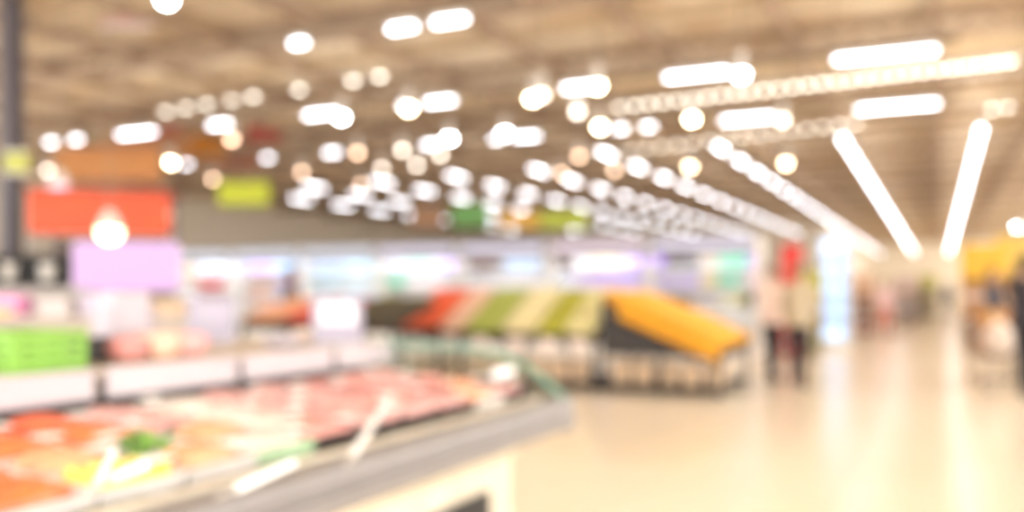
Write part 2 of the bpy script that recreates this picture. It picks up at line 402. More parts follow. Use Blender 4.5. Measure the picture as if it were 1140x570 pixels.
for kx, (st, tm, fm, ds) in foods.items(): make_pack(kx, tm, fm, st, M_stick)
def zone(px, py):
    r = R.random()
    if px < -20: return R.choice(['salmon', 'peach'])
    if 140 < px < 175 and 484 < py < 500: return 'green'
    if 115 < px < 145 and py > 515: return 'yellow'
    if 200 < px < 235 and py > 498: return 'peach'
    if px < 125: return R.choice(['salmon', 'salmon', 'dsalm', 'peach', 'salmon'] if py > 462 else ['peach', 'salmon', 'pale'])
    if px < 240: return R.choice(['peach', 'pale', 'rose', 'sage', 'ham', 'peach']) if py < 520 else R.choice(['salmon', 'peach'])
    if px < 330: return R.choice(['pale', 'pink', 'ham', 'sage', 'pale', 'rose'])
    if px < 480: return R.choice(['pink', 'pale', 'ham', 'pink', 'rose', 'ham'])
    return R.choice(['pink', 'pale', 'sage', 'ham', 'peach', 'rose'])
def project(p):
    v = Vector(p) - Vector((0, 0, CAM_H)); s = -ST * v.x + CT * v.y; r = CT * v.x + ST * v.y
    return 570 + FPX * r / s, HY - FPX * v.z / s
nrow = 4; usedpk = set(); slope = math.atan2(.045, .68); ncol = 12
COLN = ['end nearest the camera']
for j in range(ncol):
    for i in range(nrow):
        for lay in (0, 1):
            x = FX - .13 - .083 - i * .156; y = .60 + j * .2015
            z = deck_z(x) + .006 + lay * .066
            if lay: x += R.uniform(-.004, .004)
            px, py = project((x, y, z + .04)) if y > .3 else (0, 0)
            kx = zone(px, py)
            st, tm, fm, ds = foods[kx]
            lb = f'{ds} pack, {ORD[j]} from near end in the {("bumper", "second", "third", "ledge side")[i]} row' + (', on top' if lay else ', underneath')
            rot = (0, -(-slope), PI / 2 + R.uniform(-.03, .03))
            E = Matrix.Rotation(slope, 4, 'Y') @ Matrix.Rotation(PI / 2 + R.uniform(-.03, .03) + (PI if R.random() < .5 else 0), 4, 'Z')
            rot = E.to_euler()
            if kx not in usedpk:
                usedpk.add(kx); o = PK[kx]; o.location = (x, y, z); o.rotation_euler = rot; o['label'] = lb; o['group'] = 'food packs in the front case'
            else: o = dup(PK[kx], (x, y, z), rot, lb, 'food packs in the front case')
for kx, o in list(PK.items()):
    if kx not in usedpk:
        for c in list(o.children): bpy.data.objects.remove(c)
        bpy.data.objects.remove(o)
# white tags and clear dividers among the packs; the V pair imitates film reflections
M_slat = mat('glossy_white_slat', 'fdfdfd', .12, coat=1., var=.01)
def slat_strip(name, label, px1, py1, px2, py2, z1, z2, w, cat='price tag'):
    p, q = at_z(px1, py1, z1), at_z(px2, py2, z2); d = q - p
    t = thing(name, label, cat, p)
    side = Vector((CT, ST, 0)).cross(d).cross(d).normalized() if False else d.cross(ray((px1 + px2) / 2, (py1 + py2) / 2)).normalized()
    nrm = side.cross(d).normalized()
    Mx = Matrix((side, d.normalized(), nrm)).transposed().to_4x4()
    b = MB(); b.box((-w / 2, 0, -.0015), (w / 2, d.length, .0015), .001, Mx); b.build('card', M_slat, t)
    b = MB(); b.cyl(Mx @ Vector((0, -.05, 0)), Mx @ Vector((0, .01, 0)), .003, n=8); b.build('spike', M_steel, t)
slat_strip('tag_or_glint', 'white strip imitating film glint leaning over orange salmon, taller of the two in a V', 108, 540, 128, 500, 1.0, 1.04, .011)
slat_strip('tag_or_glint', 'white strip imitating film glint lying flatter over orange salmon, forming a V', 123, 533, 166, 516, .995, 1.02, .015)
slat_strip('tag_or_glint', 'long glossy white price tag slanting upright among pink packs near the bumper', 392, 508, 436, 440, .97, 1.04, .016)
slat_strip('tag_or_glint', 'glossy white price tag lying along the bumper edge beside pale packs', 262, 545, 330, 514, .935, .955, .016)
slat_strip('tag_or_glint', 'small white price tag catching light near the glass end of the case', 548, 418, 572, 412, 1.02, 1.03, .03)

# things on the ledge
t = thing('produce_crate', 'lime green plastic crate standing on the white ledge', 'crate', (-2.12, 1.53, 1.102), (0, 0, .03))
b = MB()
L, W, H = .115, .10, .10
b.box((-L, -W, 0), (L, W, .008))
for s in (-1, 1):
    for zz in (.008, .034, .06, .082): b.box((-L, s * W - .004, zz), (L, s * W + .004, zz + .017)); b.box((s * L - .004, -W, zz), (s * L + .004, W, zz + .017))
    for u in (-1, -.33, .33, 1): b.box((u * L * .97 - .006, s * W - .006, 0), (u * L * .97 + .006, s * W + .006, H)); b.box((s * L - .006, u * W * .97 - .006, 0), (s * L + .006, u * W * .97 + .006, H))
b.build('basket', mat('lime_plastic', '88bc48', .35), t)
b = MB(); b.box((-L - .008, -W - .008, H - .012), (L + .008, -W + .004, H), .003); b.box((-L - .008, W - .004, H - .012), (L + .008, W + .008, H), .003); b.box((-L - .008, -W, H - .012), (-L + .004, W, H), .003); b.box((L - .004, -W, H - .012), (L + .008, W, H), .003); b.build('rim', mat('lime_rim', '96c854', .35), t)
t = thing('card_holder', 'black plastic box on the ledge beside the green crate', 'holder', (-2.17, 1.735, 1.102))
b = MB(); b.box((-.05, -.075, 0), (.05, .075, .006)); b.box((-.05, -.075, 0), (-.044, .075, .075)); b.box((.044, -.075, 0), (.05, .075, .07)); b.box((-.05, -.075, 0), (.05, -.069, .07)); b.box((-.05, .069, 0), (.05, .075, .07)); b.build('holder_box', M_black, t)
b = MB(); b.box((-.03, -.055, .006), (-.02, .055, .068)); b.box((.0, -.055, .006), (.01, .055, .066)); b.build('card', mat('dark_card', '4a4038', .5), t)
def price_card(px, py, s, w, h, lean, label, white=False):
    p = at_s(px, py, s); p.z = 1.102
    t = thing('price_card_stand', label, 'price card', p, (0, 0, TH + .25))
    b = MB(); b.box((-w / 2, -.03, 0), (w / 2, .03, .006), .002); b.build('base', M_steel, t)
    Mx = Matrix.Rotation(-lean, 4, 'X')
    b = MB(); b.box((-w / 2, -.003, .004), (w / 2, .003, h), .002, Mx); b.build('card', mat('lilac_card', 'a39cac', .3, var=.03), t)
    b = MB(); b.box((-w * .36, -.0046, h * .42), (w * .36, -.003, h * .86), .0005, Mx); o = b.build('print_or_highlight', mat('white_gloss_highlight' if white else 'lilac_print', 'e6e2ec' if white else 'aca4b4', .15, coat=1. if white else .3, var=.02), t)  # the white variant is a gloss highlight painted on the card
price_card(235, 380, 3.45, .18, .18, .18, 'pale lilac price card standing on the ledge beside the wrapped packs')
price_card(376, 384, 3.36, .19, .185, .2, 'large pale price card with a painted white highlight at the far end of the ledge', True)
M_wrap = mat('white_wrapper', 'b4aab2', .25, coat=.6, var=.06); M_wrapr = mat('red_wrapper', 'cf8a82', .3, coat=.4)
for i, (y, x, w, h, m, lb) in enumerate(((1.86, -2.12, .05, .07, M_wrapr, 'red wrapped packet on the ledge after the black box'), (1.99, -2.13, .05, .075, mat('peach_wrapper', 'eec3a8', .3, coat=.4), 'peach wrapped packet on the ledge between red and pink packets'),
                                         (2.11, -2.14, .05, .07, mat('pink_wrapper', 'e8a9a4', .3, coat=.4), 'pink wrapped packet on the ledge'), (1.98, -2.26, .07, .20, M_wrap, 'tall white wrapped bundle standing behind the packets on the ledge'),
                                         (2.58, -2.14, .05, .045, M_wrap, 'low white packet on the ledge between the two price cards'), (2.92, -2.30, .05, .05, mat('beige_wrapper', 'd9c3b2', .3), 'low beige packet on the ledge beside the large price card'))):
    t = thing('wrapped_packet', lb, 'packet', (x, y, 1.102))
    b = MB(); b.box((-.045, -w, .0), (.045, w, h), .014, None, 3); b.build('wrapper', m, t)
    for s in (-1, 1): b = MB(); b.prism([(-.04, h * .35), (.04, h * .35), (.045, h * .75), (-.045, h * .75)], 'y', s * w, s * (w + .012)); b.build('crimped_end', m, t)

# ------------------------------------------------------------------ produce stands
M_fr = {}
def fruit_mesh(name, hx, r, sx=1, sy=1, sz=1, var=.14, dent=True, rough=.35):
    b = MB(); b.ball((0, 0, 0), r, sx, sy, sz, 14, 10)
    if dent:
        for v in b.bm.verts:
            d = math.hypot(v.co.x, v.co.y) / r
            if d < .35: v.co.z -= (r * .16) * (1 - d / .35) * (1 if v.co.z > 0 else -.6)
    me = b.mesh(name, mat(name + '_skin', hx, rough, coat=.15, var=var, scale=18))
    s = MB(); s.cyl((0, 0, r * sz * .82), (.004, 0, r * sz * 1.02), .0045, .003, n=6); st = s.mesh('stem', mat('fruit_stem', '6b5a34', .7))
    return me, st
def fruit_at(name, me, st, loc, label, cat, group, rnd=True):
    o = link(name, me); o.location = loc
    if rnd: o.rotation_euler = (R.uniform(-.4, .4), R.uniform(-.4, .4), R.uniform(0, 6.28))
    tag(o, label, cat, group)
    return o
def bin_frame(t, name, corners, depth, m, liner=None, skip=-1):
    """Open crate whose floor is the quad 'corners' (world, CCW), walls of the given height along +normal; coordinates relative to t."""
    inv = Matrix.Translation(t.location).inverted()
    C = [inv @ Vector(c) for c in corners]; n = (C[1] - C[0]).cross(C[3] - C[0]).normalized()
    bm = bmesh.new()
    def slab(q, th):
        nonlocal bm
        lo = [bm.verts.new(v) for v in q]; nn = (q[1] - q[0]).cross(q[3] - q[0]).normalized() * th; hi = [bm.verts.new(v + nn) for v in q]
        bm.faces.new(lo[::-1]); bm.faces.new(hi)
        for i in range(4): bm.faces.new((lo[i], lo[(i + 1) % 4], hi[(i + 1) % 4], hi[i]))
    slab([c - n * .02 for c in C], .02)
    for i in range(4):
        if i == skip: continue
        a, c2 = C[i], C[(i + 1) % 4]
        slab([a, c2, c2 + n * depth, a + n * depth], .015)
    b = MB(); b.bm.free(); b.bm = bm
    o = b.build(name, m, t, False)
    if liner:
        bm = bmesh.new(); cc = sum(C, Vector()) / 4; q0 = [cc + (c - cc) * .96 for c in C]; slab([v + n * .004 for v in q0], depth * .55); b = MB(); b.bm.free(); b.bm = bm; b.build('tray_liner', liner, o, False)
    return n
M_crate = mat('dark_crate', '3b322b', .6, var=.2)
M_panel = mat('black_stand_panel', '2f2925', .5)
# stand one: mango side sloping to the aisle
st1 = thing('produce_stand', 'dark produce stand with a slope of orange mangoes beside the floor of the aisle', 'produce stand', (-3.1, 11.9, 0))
def rel(t, p): return Vector(p) - t.location
XA, XB, ZA, ZB, YA, YB = -3.95, -2.40, 1.20, .56, 11.0, 12.85
n = bin_frame(st1, 'sloped_tray', [(XA, YA, ZA), (XB, YA, ZB), (XB, YB, ZB), (XA, YB, ZA)], .06, M_crate, mat('mango_tissue', 'f8ad26', .8), 0)
for yy, nm in ((YA + .02, 'end_panel'), (YB - .04, 'end_panel')):
    b = MB(); b.prism([(XA, .52), (XB, .50), (XB, ZB - .03), (XA, ZA - .03)], 'y', yy, yy + .02); o = b.build(nm, M_panel, st1); o.matrix_parent_inverse = Matrix.Translation(st1.location).inverted()
def stand_base(t, x0, x1, y0, y1, ztop, npost):
    inv = Matrix.Translation(t.location).inverted()
    for i in range(npost):
        for yy in (y0 + .03, y1 - .03):
            xx = x0 + .03 + (x1 - x0 - .06) * i / (npost - 1)
            b = MB(); b.box((xx - .025, yy - .025, 0), (xx + .025, yy + .025, ztop), .004); o = b.build('leg', M_panel, t); o.matrix_parent_inverse = inv
    b = MB(); b.box((x0, y0, .06), (x1, y1, .10), .005); o = b.build('lower_shelf', M_dark, t); o.matrix_parent_inverse = inv
    b = MB(); b.box((x0, y0, ztop), (x1, y1, ztop + .04), .005); o = b.build('upper_shelf', M_dark, t); o.matrix_parent_inverse = inv
stand_base(st1, XA, XB, YA, YB, .48, 3)
me, stm = fruit_mesh('mango', 'ffb62c', .0525, 1.04, .97, .97, dent=False)
u = Vector((XB - XA, 0, ZB - ZA)); ul = u.length; u.normalize()
nu, nv = 14, 17
for i in range(nu):
    for j in range(nv):
        x = .07 + i * (ul - .14) / (nu - 1); y = YA + .05 + j * (YB - YA - .13) / (nv - 1)
        p = Vector((XA, 0, ZA)) + u * x + n * (.100 + .034 * math.sin(x * 1.9) + R.uniform(0, .003)); p.y = y
        fruit_at('mango', me, stm, p, 'ripe orange-yellow mango in the heap on the sloping tray', 'mango', 'mangoes on the sloping tray')
f0, f1 = .16, 1.0
fa, fb = XA + (XB - XA) * f0, XB; za, zb = ZA + (ZB - ZA) * f0, ZB
n2 = bin_frame(st1, 'front_tray', [(fa, YA - .10, za - .15), (fb, YA - .10, zb - .15), (fb, YA - .015, zb - .03), (fa, YA - .015, za - .03)], .05, M_crate, mat('mango_tissue', 'f8ad26', .8), 2)
dn = Vector((0, .085, .12)).normalized()
for i in range(12):
    for j in range(2):
        p = Vector((fa, YA - .10, za - .15)).lerp(Vector((fb, YA - .10, zb - .15)), (i + .55) / 12.1) + dn * (.062 + j * .113) + n2 * .09
        fruit_at('mango', me, stm, p, 'ripe orange-yellow mango spilling over the near end of the slope', 'mango', 'mangoes at the near end of the slope')
# stand two: bins facing the camera
st2 = thing('produce_stand', 'long dark produce stand of apples, greens and melons beside the mango slope', 'produce stand', (-5.5, 11.6, 0))
X0, X1 = -7.05, -4.02
stand_base(st2, X0, X1, 11.0, 12.6, .60, 4)
bins = [(-7.05, -6.42, 'tomato', 'f26a3e', .05, 'orange-red tomato', 'tomatoes in the first bin'),
        (-6.40, -6.02, 'peach', 'f8cdb2', .05, 'pale pink peach', 'peaches in the second bin'),
        (-6.00, -5.42, 'green_apple', 'b4bd5c', .048, 'olive green apple', 'green apples in the third bin'),
        (-5.40, -4.90, 'melon', 'f3e6b4', .066, 'pale cream melon', 'melons in the fourth bin'),
        (-4.88, -4.50, 'lime', 'cbc84c', .042, 'yellow-green lime', 'limes in the fifth bin'),
        (-4.48, -4.04, 'pomelo', 'f7eaae', .06, 'pale yellow pomelo', 'pomelos in the bin next to the mangoes')]
for x0, x1, nm, hx, r, ds, grp in bins:
    ya, yb = 11.02, 12.2; za, zb = .68, 1.27
    nb = bin_frame(st2, 'bin', [(x0, ya, za), (x1, ya, za), (x1, yb, zb), (x0, yb, zb)], .07, M_crate, mat('tissue_' + nm, hx, .8))
    me, stm = fruit_mesh(nm, hx, r, 1, 1, .92)
    uu = Vector((0, yb - ya, zb - za)); L = uu.length; uu.normalize()
    ni = max(3, int((x1 - x0 - .04) / (2.08 * r))); nj = int((L - .05) / (2.08 * r))
    for i in range(ni):
        for j in range(nj):
            q = Vector((x0 + .02 + r + i * (x1 - x0 - .04 - 2 * r) / (ni - 1), ya, za)) + uu * (.02 + r + j * (L - .05 - 2 * r) / (nj - 1)) + nb * (.045 + r + R.uniform(0, .008))
            fruit_at(nm, me, stm, q, f'{ds} in the ' + grp.split(' in the ')[1] + ' of the long stand', nm.replace('_', ' '), grp)
    bx = MB(); xm = (x0 + x1) / 2
    tt = thing('price_board', f'small white price board hung in front of the {grp.split(" in the ")[0]}', 'price board', (xm, 10.985, .55))
    bx.box((-.12, -.006, -.02), (.12, .006, .12), .003); bx.build('card', mat('pinkish_card', 'f0dcd0', .4), tt)
    bx = MB(); bx.box((-.125, -.009, -.026), (.125, -.001, -.016)); bx.box((-.125, -.009, .115), (.125, -.001, .125)); bx.build('clip', M_steel, tt)
# baskets stored under both stands
bk = thing('storage_basket', 'x', 'basket')
b = MB(); b.lathe([(.105, 0), (.115, .02), (.13, .16), (.135, .26), (.14, .27), (.13, .275), (.12, .26), (.1, .03)], 18); b.build('basket_body', mat('wicker_cream', 'e3c6a4', .7, var=.25, scale=60, bump=.4), bk)
b = MB(); b.lathe([(.138, .255), (.148, .262), (.148, .28), (.138, .287), (.126, .28), (.126, .262)], 18); b.build('rim', mat('wicker_rim', 'c9a682', .7), bk)
xs = [-3.76 + i * .31 for i in range(5)] + [-6.85 + i * .315 for i in range(9)]
for i, x in enumerate(xs):
    nm = ('under the mango slope, %s from the aisle floor' % ORD[4 - i]) if i < 5 else 'under the long stand, %s from the mango slope' % ORD[13 - i]
    lb = f'cream wicker basket stored {nm}'
    if i == 0: bk.location = (x, 11.27, .103); bk['label'] = lb; bk['group'] = 'wicker baskets under the produce stands'
    else: dup(bk, (x, 11.27, .103), (0, 0, R.uniform(0, 1)), lb, 'wicker baskets under the produce stands')
# stand three: further toward the counters
st3 = thing('produce_stand', 'dark produce stand with peach and red fruit behind the ledge cards', 'produce stand', (-7.4, 10.0, 0))
stand_base(st3, -8.65, -6.15, 9.5, 10.7, .78, 3)
for x0, x1, nm, hx, r, ds, grp in ((-8.60, -7.95, 'apricot', 'efb48f', .05, 'pale apricot', 'apricots in the counter side bin'), (-7.90, -7.18, 'red_apple', 'e2604f', .055, 'salmon red apple', 'red apples in the middle bin'), (-7.12, -6.20, 'kiwi', '4c4430', .045, 'dark brown kiwi', 'kiwis in the dark bin')):
    ya, yb = 9.52, 10.6; za, zb = .84, 1.12
    nb = bin_frame(st3, 'bin', [(x0, ya, za), (x1, ya, za), (x1, yb, zb), (x0, yb, zb)], .07, M_crate, mat('tissue_' + nm, hx, .8))
    me, stm = fruit_mesh(nm, hx, r, 1, 1, .92)
    uu = Vector((0, yb - ya, zb - za)); L = uu.length; uu.normalize()
    ni = int((x1 - x0 - .04) / (2.1 * r)); nj = int((L - .05) / (2.1 * r))
    for i in range(ni):
        for j in range(nj):
            q = Vector((x0 + .02 + r + i * (x1 - x0 - .04 - 2 * r) / (ni - 1), ya, za)) + uu * (.02 + r + j * (L - .05 - 2 * r) / (nj - 1)) + nb * (.045 + r + R.uniform(0, .008))
            fruit_at(nm, me, stm, q, f'{ds} in the ' + grp.split(' in the ')[1] + ' of the stand behind the cards', nm.replace('_', ' '), grp)

# ------------------------------------------------------------------ multideck chillers along the back
CH_Y = 19.0; CW = 2.36
def chiller(i, x0):
    tint = ['blue_white', 'blue_white', 'blue_white', 'lavender', 'lavender', 'pinkish', 'lavender'][i]
    hx = {'blue_white': 'dfe9fb', 'lavender': 'e2defa', 'pinkish': 'f2d9ee', 'mint': 'd6efe6'}[tint]
    nm = ['end unit farthest from the aisle', 'second unit from the far end', 'third unit from the far end', 'middle unit', 'third unit from the aisle', 'second unit from the aisle', 'unit nearest the aisle'][i]
    t = thing('multideck_chiller', f'tall open chiller with lit {tint.replace("_", " ")} canopy, {nm}', 'chiller', (x0 + CW / 2, CH_Y, 0), (0, 0, 0), 'open chillers along the back')
    h = CW / 2 - .02
    b = MB(); b.box((-h, .82, .0), (h, .9, 2.5)); b.box((-h, 0, 0), (-h + .05, .82, 2.5)); b.box((h - .05, 0, 0), (h, .82, 2.5)); b.box((-h + .05, 0, 0), (h - .05, .82, .3)); b.build('cabinet', M_white, t)
    b = MB(); b.prism([(.02, 2.5), (-.06, 2.45), (-.06, 2.2), (.3, 2.28), (.82, 2.4), (.82, 2.5)], 'x', -h + .05, h - .05); b.box((-h + .05, -.06, 2.07), (h - .05, -.035, 2.25)); c = b.build('canopy', M_grey, t)
    b = MB(); b.box((-h + .08, -.075, 2.22), (h - .08, -.061, 2.44), .004); b.build('light_panel', glow('canopy_' + tint, hx, .5, True, '8a8890'), c)
    b = MB(); b.box((-h + .1, .0, 2.14), (h - .1, .05, 2.17)); b.build('light_tube', glow('chiller_tube', 'f0f4ff', 16), c)
    for z in (.55, 1.0, 1.42, 1.84):
        b = MB(); b.box((-h + .06, .12, z - .03), (h - .06, .8, z), .004); s = b.build('shelf', M_white, t)
        b = MB(); b.box((-h + .06, .105, z - .045), (h - .06, .119, z + .005)); b.build('price_strip', mat('pale_strip', 'f2f2f6', .3), s)
        if z > .6: b = MB(); b.box((-h + .1, .125, z - .046), (h - .1, .15, z - .031)); b.build('added_shelf_light', glow('added_shelf_led', 'e6eeff', 6), s)  # glowing strips added under the shelves to brighten the goods
    return t
def make_pkg(style, m, cap):
    t = {'carton': 'milk_carton', 'bottle': 'drink_bottle', 'box': 'food_box', 'tub': 'yogurt_tub'}[style]
    o = thing(t, 'x', t.replace('_', ' '))
    b = MB()
    if style == 'carton':
        b.box((-.05, -.05, 0), (.05, .05, .19), .004); b.prism([(-.05, .19), (.05, .19), (.008, .25), (-.008, .25)], 'x', -.05, .05); b.build('carton_body', m, o)
        b = MB(); b.cyl((0, -.028, .215), (0, -.05, .235), .014, n=10); b.build('cap', cap, o)
    elif style == 'bottle':
        b.lathe([(.042, 0), (.048, .01), (.048, .15), (.044, .18), (.018, .22), (.016, .25)], 14); b.build('bottle_body', m, o)
        b = MB(); b.cyl((0, 0, .25), (0, 0, .275), .02, n=12); b.build('cap', cap, o)
    elif style == 'tub':
        b.lathe([(.052, 0), (.056, .005), (.07, .12), (.074, .125)], 16); b.build('tub_body', m, o)
        b = MB(); b.cyl((0, 0, .125), (0, 0, .137), .078, n=16); b.build('lid', cap, o)
    else:
        b.box((-.085, -.05, 0), (.085, .05, .24), .006); b.build('box_body', m, o)
        b = MB(); b.box((-.06, -.0525, .05), (.06, -.0495, .19), .001); b.build('front_panel', cap, o)
    return o
PC = {'white': 'f3f1f2', 'blue': 'bcd8f6', 'cyan': 'cdeefc', 'lav': 'c2acea', 'purple': '9a6cda', 'red': 'd43b3b', 'beige': 'd8c4ac', 'brown': '5a3d33', 'dark': '4a4448', 'teal': '62d2aa', 'magenta': 'd2489c', 'yellow': 'e5d08a', 'peach': 'eec0a8', 'olive': 'b3b066'}
PROTO = {}
def pkg(style, c):
    if (style, c) not in PROTO: PROTO[(style, c)] = [make_pkg(style, mat('pack_' + c, PC[c], .35, coat=.2, var=.05), mat('pack_white', PC['white'], .35) if c not in ('white',) else mat('pack_blue', PC['blue'], .35)), False]
    return PROTO[(style, c)]
CN = {'lav': 'lavender', 'dark': 'dark grey', 'cyan': 'pale cyan', 'blue': 'light blue'}
# colours by horizontal position, upper shelf and lower shelf
bands = [(225, 'beige', 'beige', 'white'), (250, 'white', 'red', 'red'), (275, 'blue', 'white', 'white'), (310, 'lav', 'peach', 'peach'), (340, 'blue', 'lav', 'blue'), (385, 'blue', 'cyan', 'white'), (430, 'cyan', 'cyan', 'cyan'),
         (455, 'white', 'teal', 'olive'), (485, 'teal', 'white', 'yellow'), (522, 'lav', 'white', 'white'), (560, 'brown', 'white', 'lav'), (600, 'blue', 'white', 'white'), (640, 'brown', 'white', 'lav'), (652, 'white', 'lav', 'beige'), (690, 'yellow', 'lav', 'white'),
         (745, 'purple', 'lav', 'beige'), (782, 'dark', 'lav', 'brown'), (803, 'beige', 'yellow', 'brown'), (832, 'teal', 'teal', 'olive'), (900, 'lav', 'magenta', 'dark')]
for i in range(7):
    x0 = -19.9 + i * CW; chiller(i, x0)
    where = ['end chiller farthest from the aisle', 'second chiller from the far end', 'third chiller from the far end', 'middle chiller', 'third chiller from the aisle', 'second chiller from the aisle', 'chiller nearest the aisle'][i]
    for si, (z, sn) in enumerate(((1.84, 'top shelf'), (1.42, 'second shelf'), (1.0, 'third shelf'))):
        k = 11
        for j in range(k):
            x = x0 + .2 + j * (CW - .4) / (k - 1)
            px = project((x, CH_Y + .3, z))[0]
            c = next((bb[1 + si] for bb in bands if px < bb[0]), 'lav')
            style = ['box', 'carton', 'tub', 'bottle'][(int(px / 55) + si) % 4]
            pr = pkg(style, c); loc = (x, CH_Y + .29 + R.uniform(-.01, .03), z + .003)
            sc = 1.0
            lb = f'{CN.get(c, c)} {pr[0]["category"]} on the {sn} of the {where}'
            if not pr[1]: pr[1] = True; o = pr[0]; o.location = loc; o['label'] = lb
            else: o = dup(pr[0], loc, None, lb)
            o['group'] = f'packages on the {sn} of the {where}'
            o.scale = {'box': (1.08, 1.1, 1.1), 'carton': (1.75, 1.3, 1.2), 'tub': (1.2, 1.2, 1.6), 'bottle': (1.7, 1.5, 1.1)}[style]

# ------------------------------------------------------------------ hanging signs
def hanging_sign(px0, px1, py0, py1, s, hx, label, stripe=None, rz=None):
    a, c = at_s(px0, py1, s), at_s(px1, py0, s); w = (px1 - px0) / FPX * s; h = (py1 - py0) / FPX * s
    m = (a + c) / 2
    t = thing('hanging_sign', label, 'sign', (m.x, m.y, a.z), (0, 0, TH if rz is None else rz))
    b = MB(); b.box((-w / 2, -.03, 0), (w / 2, .03, h), .01); b.build('panel', mat('sign_' + hx, hx, .45, var=.06), t)
    b = MB(); b.box((-w / 2, -.04, -.02), (w / 2, .04, .02)); b.box((-w / 2, -.04, h - .02), (w / 2, .04, h + .02)); b.build('edge_trim', M_white if not stripe else mat('sign_' + stripe, stripe, .45), t)
    b = MB()
    for q in (-.4, .4): b.cyl((w * q, 0, h), (w * q, 0, CEIL - a.z), .006, n=6)
    b.build('hanging_wire', M_wire, t)
hanging_sign(243, 300, 203, 228, 21, 'c3cf2e', 'lime green sign hung under the roof above the far chillers', 'aab828')
hanging_sign(503, 545, 228, 252, 26, '6faa5c', 'leaf green sign hung above the chillers beside the brown sign', '4f8f45')
hanging_sign(555, 600, 236, 254, 24, 'd9a93e', 'amber sign hung above the chillers beside a lime one', 'c39632')
hanging_sign(598, 655, 236, 254, 24.2, 'b5c23c', 'lime sign hung above the chillers beside the amber one', '9aa830')
hanging_sign(458, 494, 230, 254, 26.5, 'a47a58', 'brown sign hung above the chillers next to the leaf green one', '8a6040')
hanging_sign(5, 32, 170, 192, 14, 'b9bf45', 'small olive green sign hung beside the steel column')
hanging_sign(230, 290, 168, 186, 30, 'a8705a', 'rust coloured sign hung high between lamp rows', 'b5534a')
hanging_sign(60, 180, 166, 200, 24, 'c98a4c', 'wide ochre sign hung high over the food kiosk', 'd86a3a')
hanging_sign(115, 215, 135, 165, 26, 'b58a62', 'dull tan sign hung high under the roof over the kiosk', 'c07a55')

hanging_sign(150, 200, 134, 150, 25, 'b5533f', 'dull red sign hung high between the lamps over the kiosk', '8f3f30')
hanging_sign(275, 312, 138, 158, 26, 'a8483c', 'brick red sign hung high behind the lamp rows', '8f3f30')
hanging_sign(196, 252, 150, 180, 28, 'd08a34', 'orange sign hung high beside the ochre one', 'b5722a')

# ------------------------------------------------------------------ kiosk and counters on the far left
p = at_s(112, 330, 12); kr = TH + .25
ks = thing('food_kiosk', 'food kiosk with a wide bright orange fascia and white counter', 'kiosk', (p.x, p.y, 0), (0, 0, kr))
b = MB(); b.box((-.87, -.06, 2.07), (.87, .06, 2.62), .02); b.build('fascia', mat('orange_fascia', 'e4501a', .4, var=.1, scale=3), ks)
b = MB(); b.box((-.9, -.08, 2.62), (.9, 1.1, 2.68), .01); b.build('roof', mat('rust_roof', 'a05040', .5), ks)
for sx in (-.82, .82):
    for sy in (.0, 1.04): b = MB(); b.box((sx - .04, sy - .04, 0), (sx + .04, sy + .04, 2.68), .006); b.build('post', M_grey, ks)
b = MB(); b.box((-.86, -.03, 0), (.86, .45, 1.0), .01); b.build('counter', M_white, ks)
b = MB(); b.box((-.92, -.1, 1.0), (.92, .5, 1.05), .01); b.build('worktop', M_cream, ks)
b = MB(); b.box((-.86, 1.02, 1.05), (.86, 1.06, 2.07)); b.build('back_panel', mat('dim_panel', '6e625c', .6), ks)
def pendant(px, py, s, r, name_m, label):
    p = at_s(px, py, s)
    t = thing('pendant_lamp', label, 'lamp', p)
    b = MB(); b.lathe([(.03, r * 1.9), (r * .5, r * 1.6), (r * 1.15, r * .2), (r * 1.1, r * .15), (r * .45, r * 1.45)], 20); b.build('lamp_shade', M_white, t)
    b = MB(); b.ball((0, 0, 0), r, 1, 1, .9); b.build('bulb', name_m, t)
    b = MB(); b.cyl((0, 0, r * 1.85), (0, 0, CEIL - p.z), .008, n=6); b.build('cord', M_wire, t)
pendant(122, 258, 10.5, .13, glow('warm_bulb', 'ffe6bf', 7), 'glowing warm white pendant lamp in front of the orange fascia')
pendant(66, 210, 13, .14, glow('pink_bulb', 'f6c6ea', 3), 'pinkish glowing pendant lamp above the orange fascia')
hanging_sign(112, 172, 8, 30, 16, 'dcb4b0', 'faint pink sign hung close to the roof')
p = at_s(142, 330, 9)
sc = thing('menu_screen', 'glowing pink and lilac screen on a stand in front of the kiosk', 'screen', (p.x, p.y, 0), (0, 0, TH + .28))
b = MB(); b.box((-.50, -.03, 1.31), (.50, .02, 1.80), .01); b.build('bezel', mat('lilac_bezel', 'd7c6da', .4), sc)
b = MB(); b.box((-.48, -.036, 1.33), (.48, -.029, 1.78)); b.build('display', glow('pink_display', 'f0bcf4', .85, True, '2a242a'), sc)
b = MB(); b.cyl((0, .0, .02), (0, .0, 1.35), .035, n=14); b.build('pole', M_grey, sc)
b = MB(); b.lathe([(.28, 0), (.28, .015), (.06, .03)], 24); b.build('base', M_grey, sc)
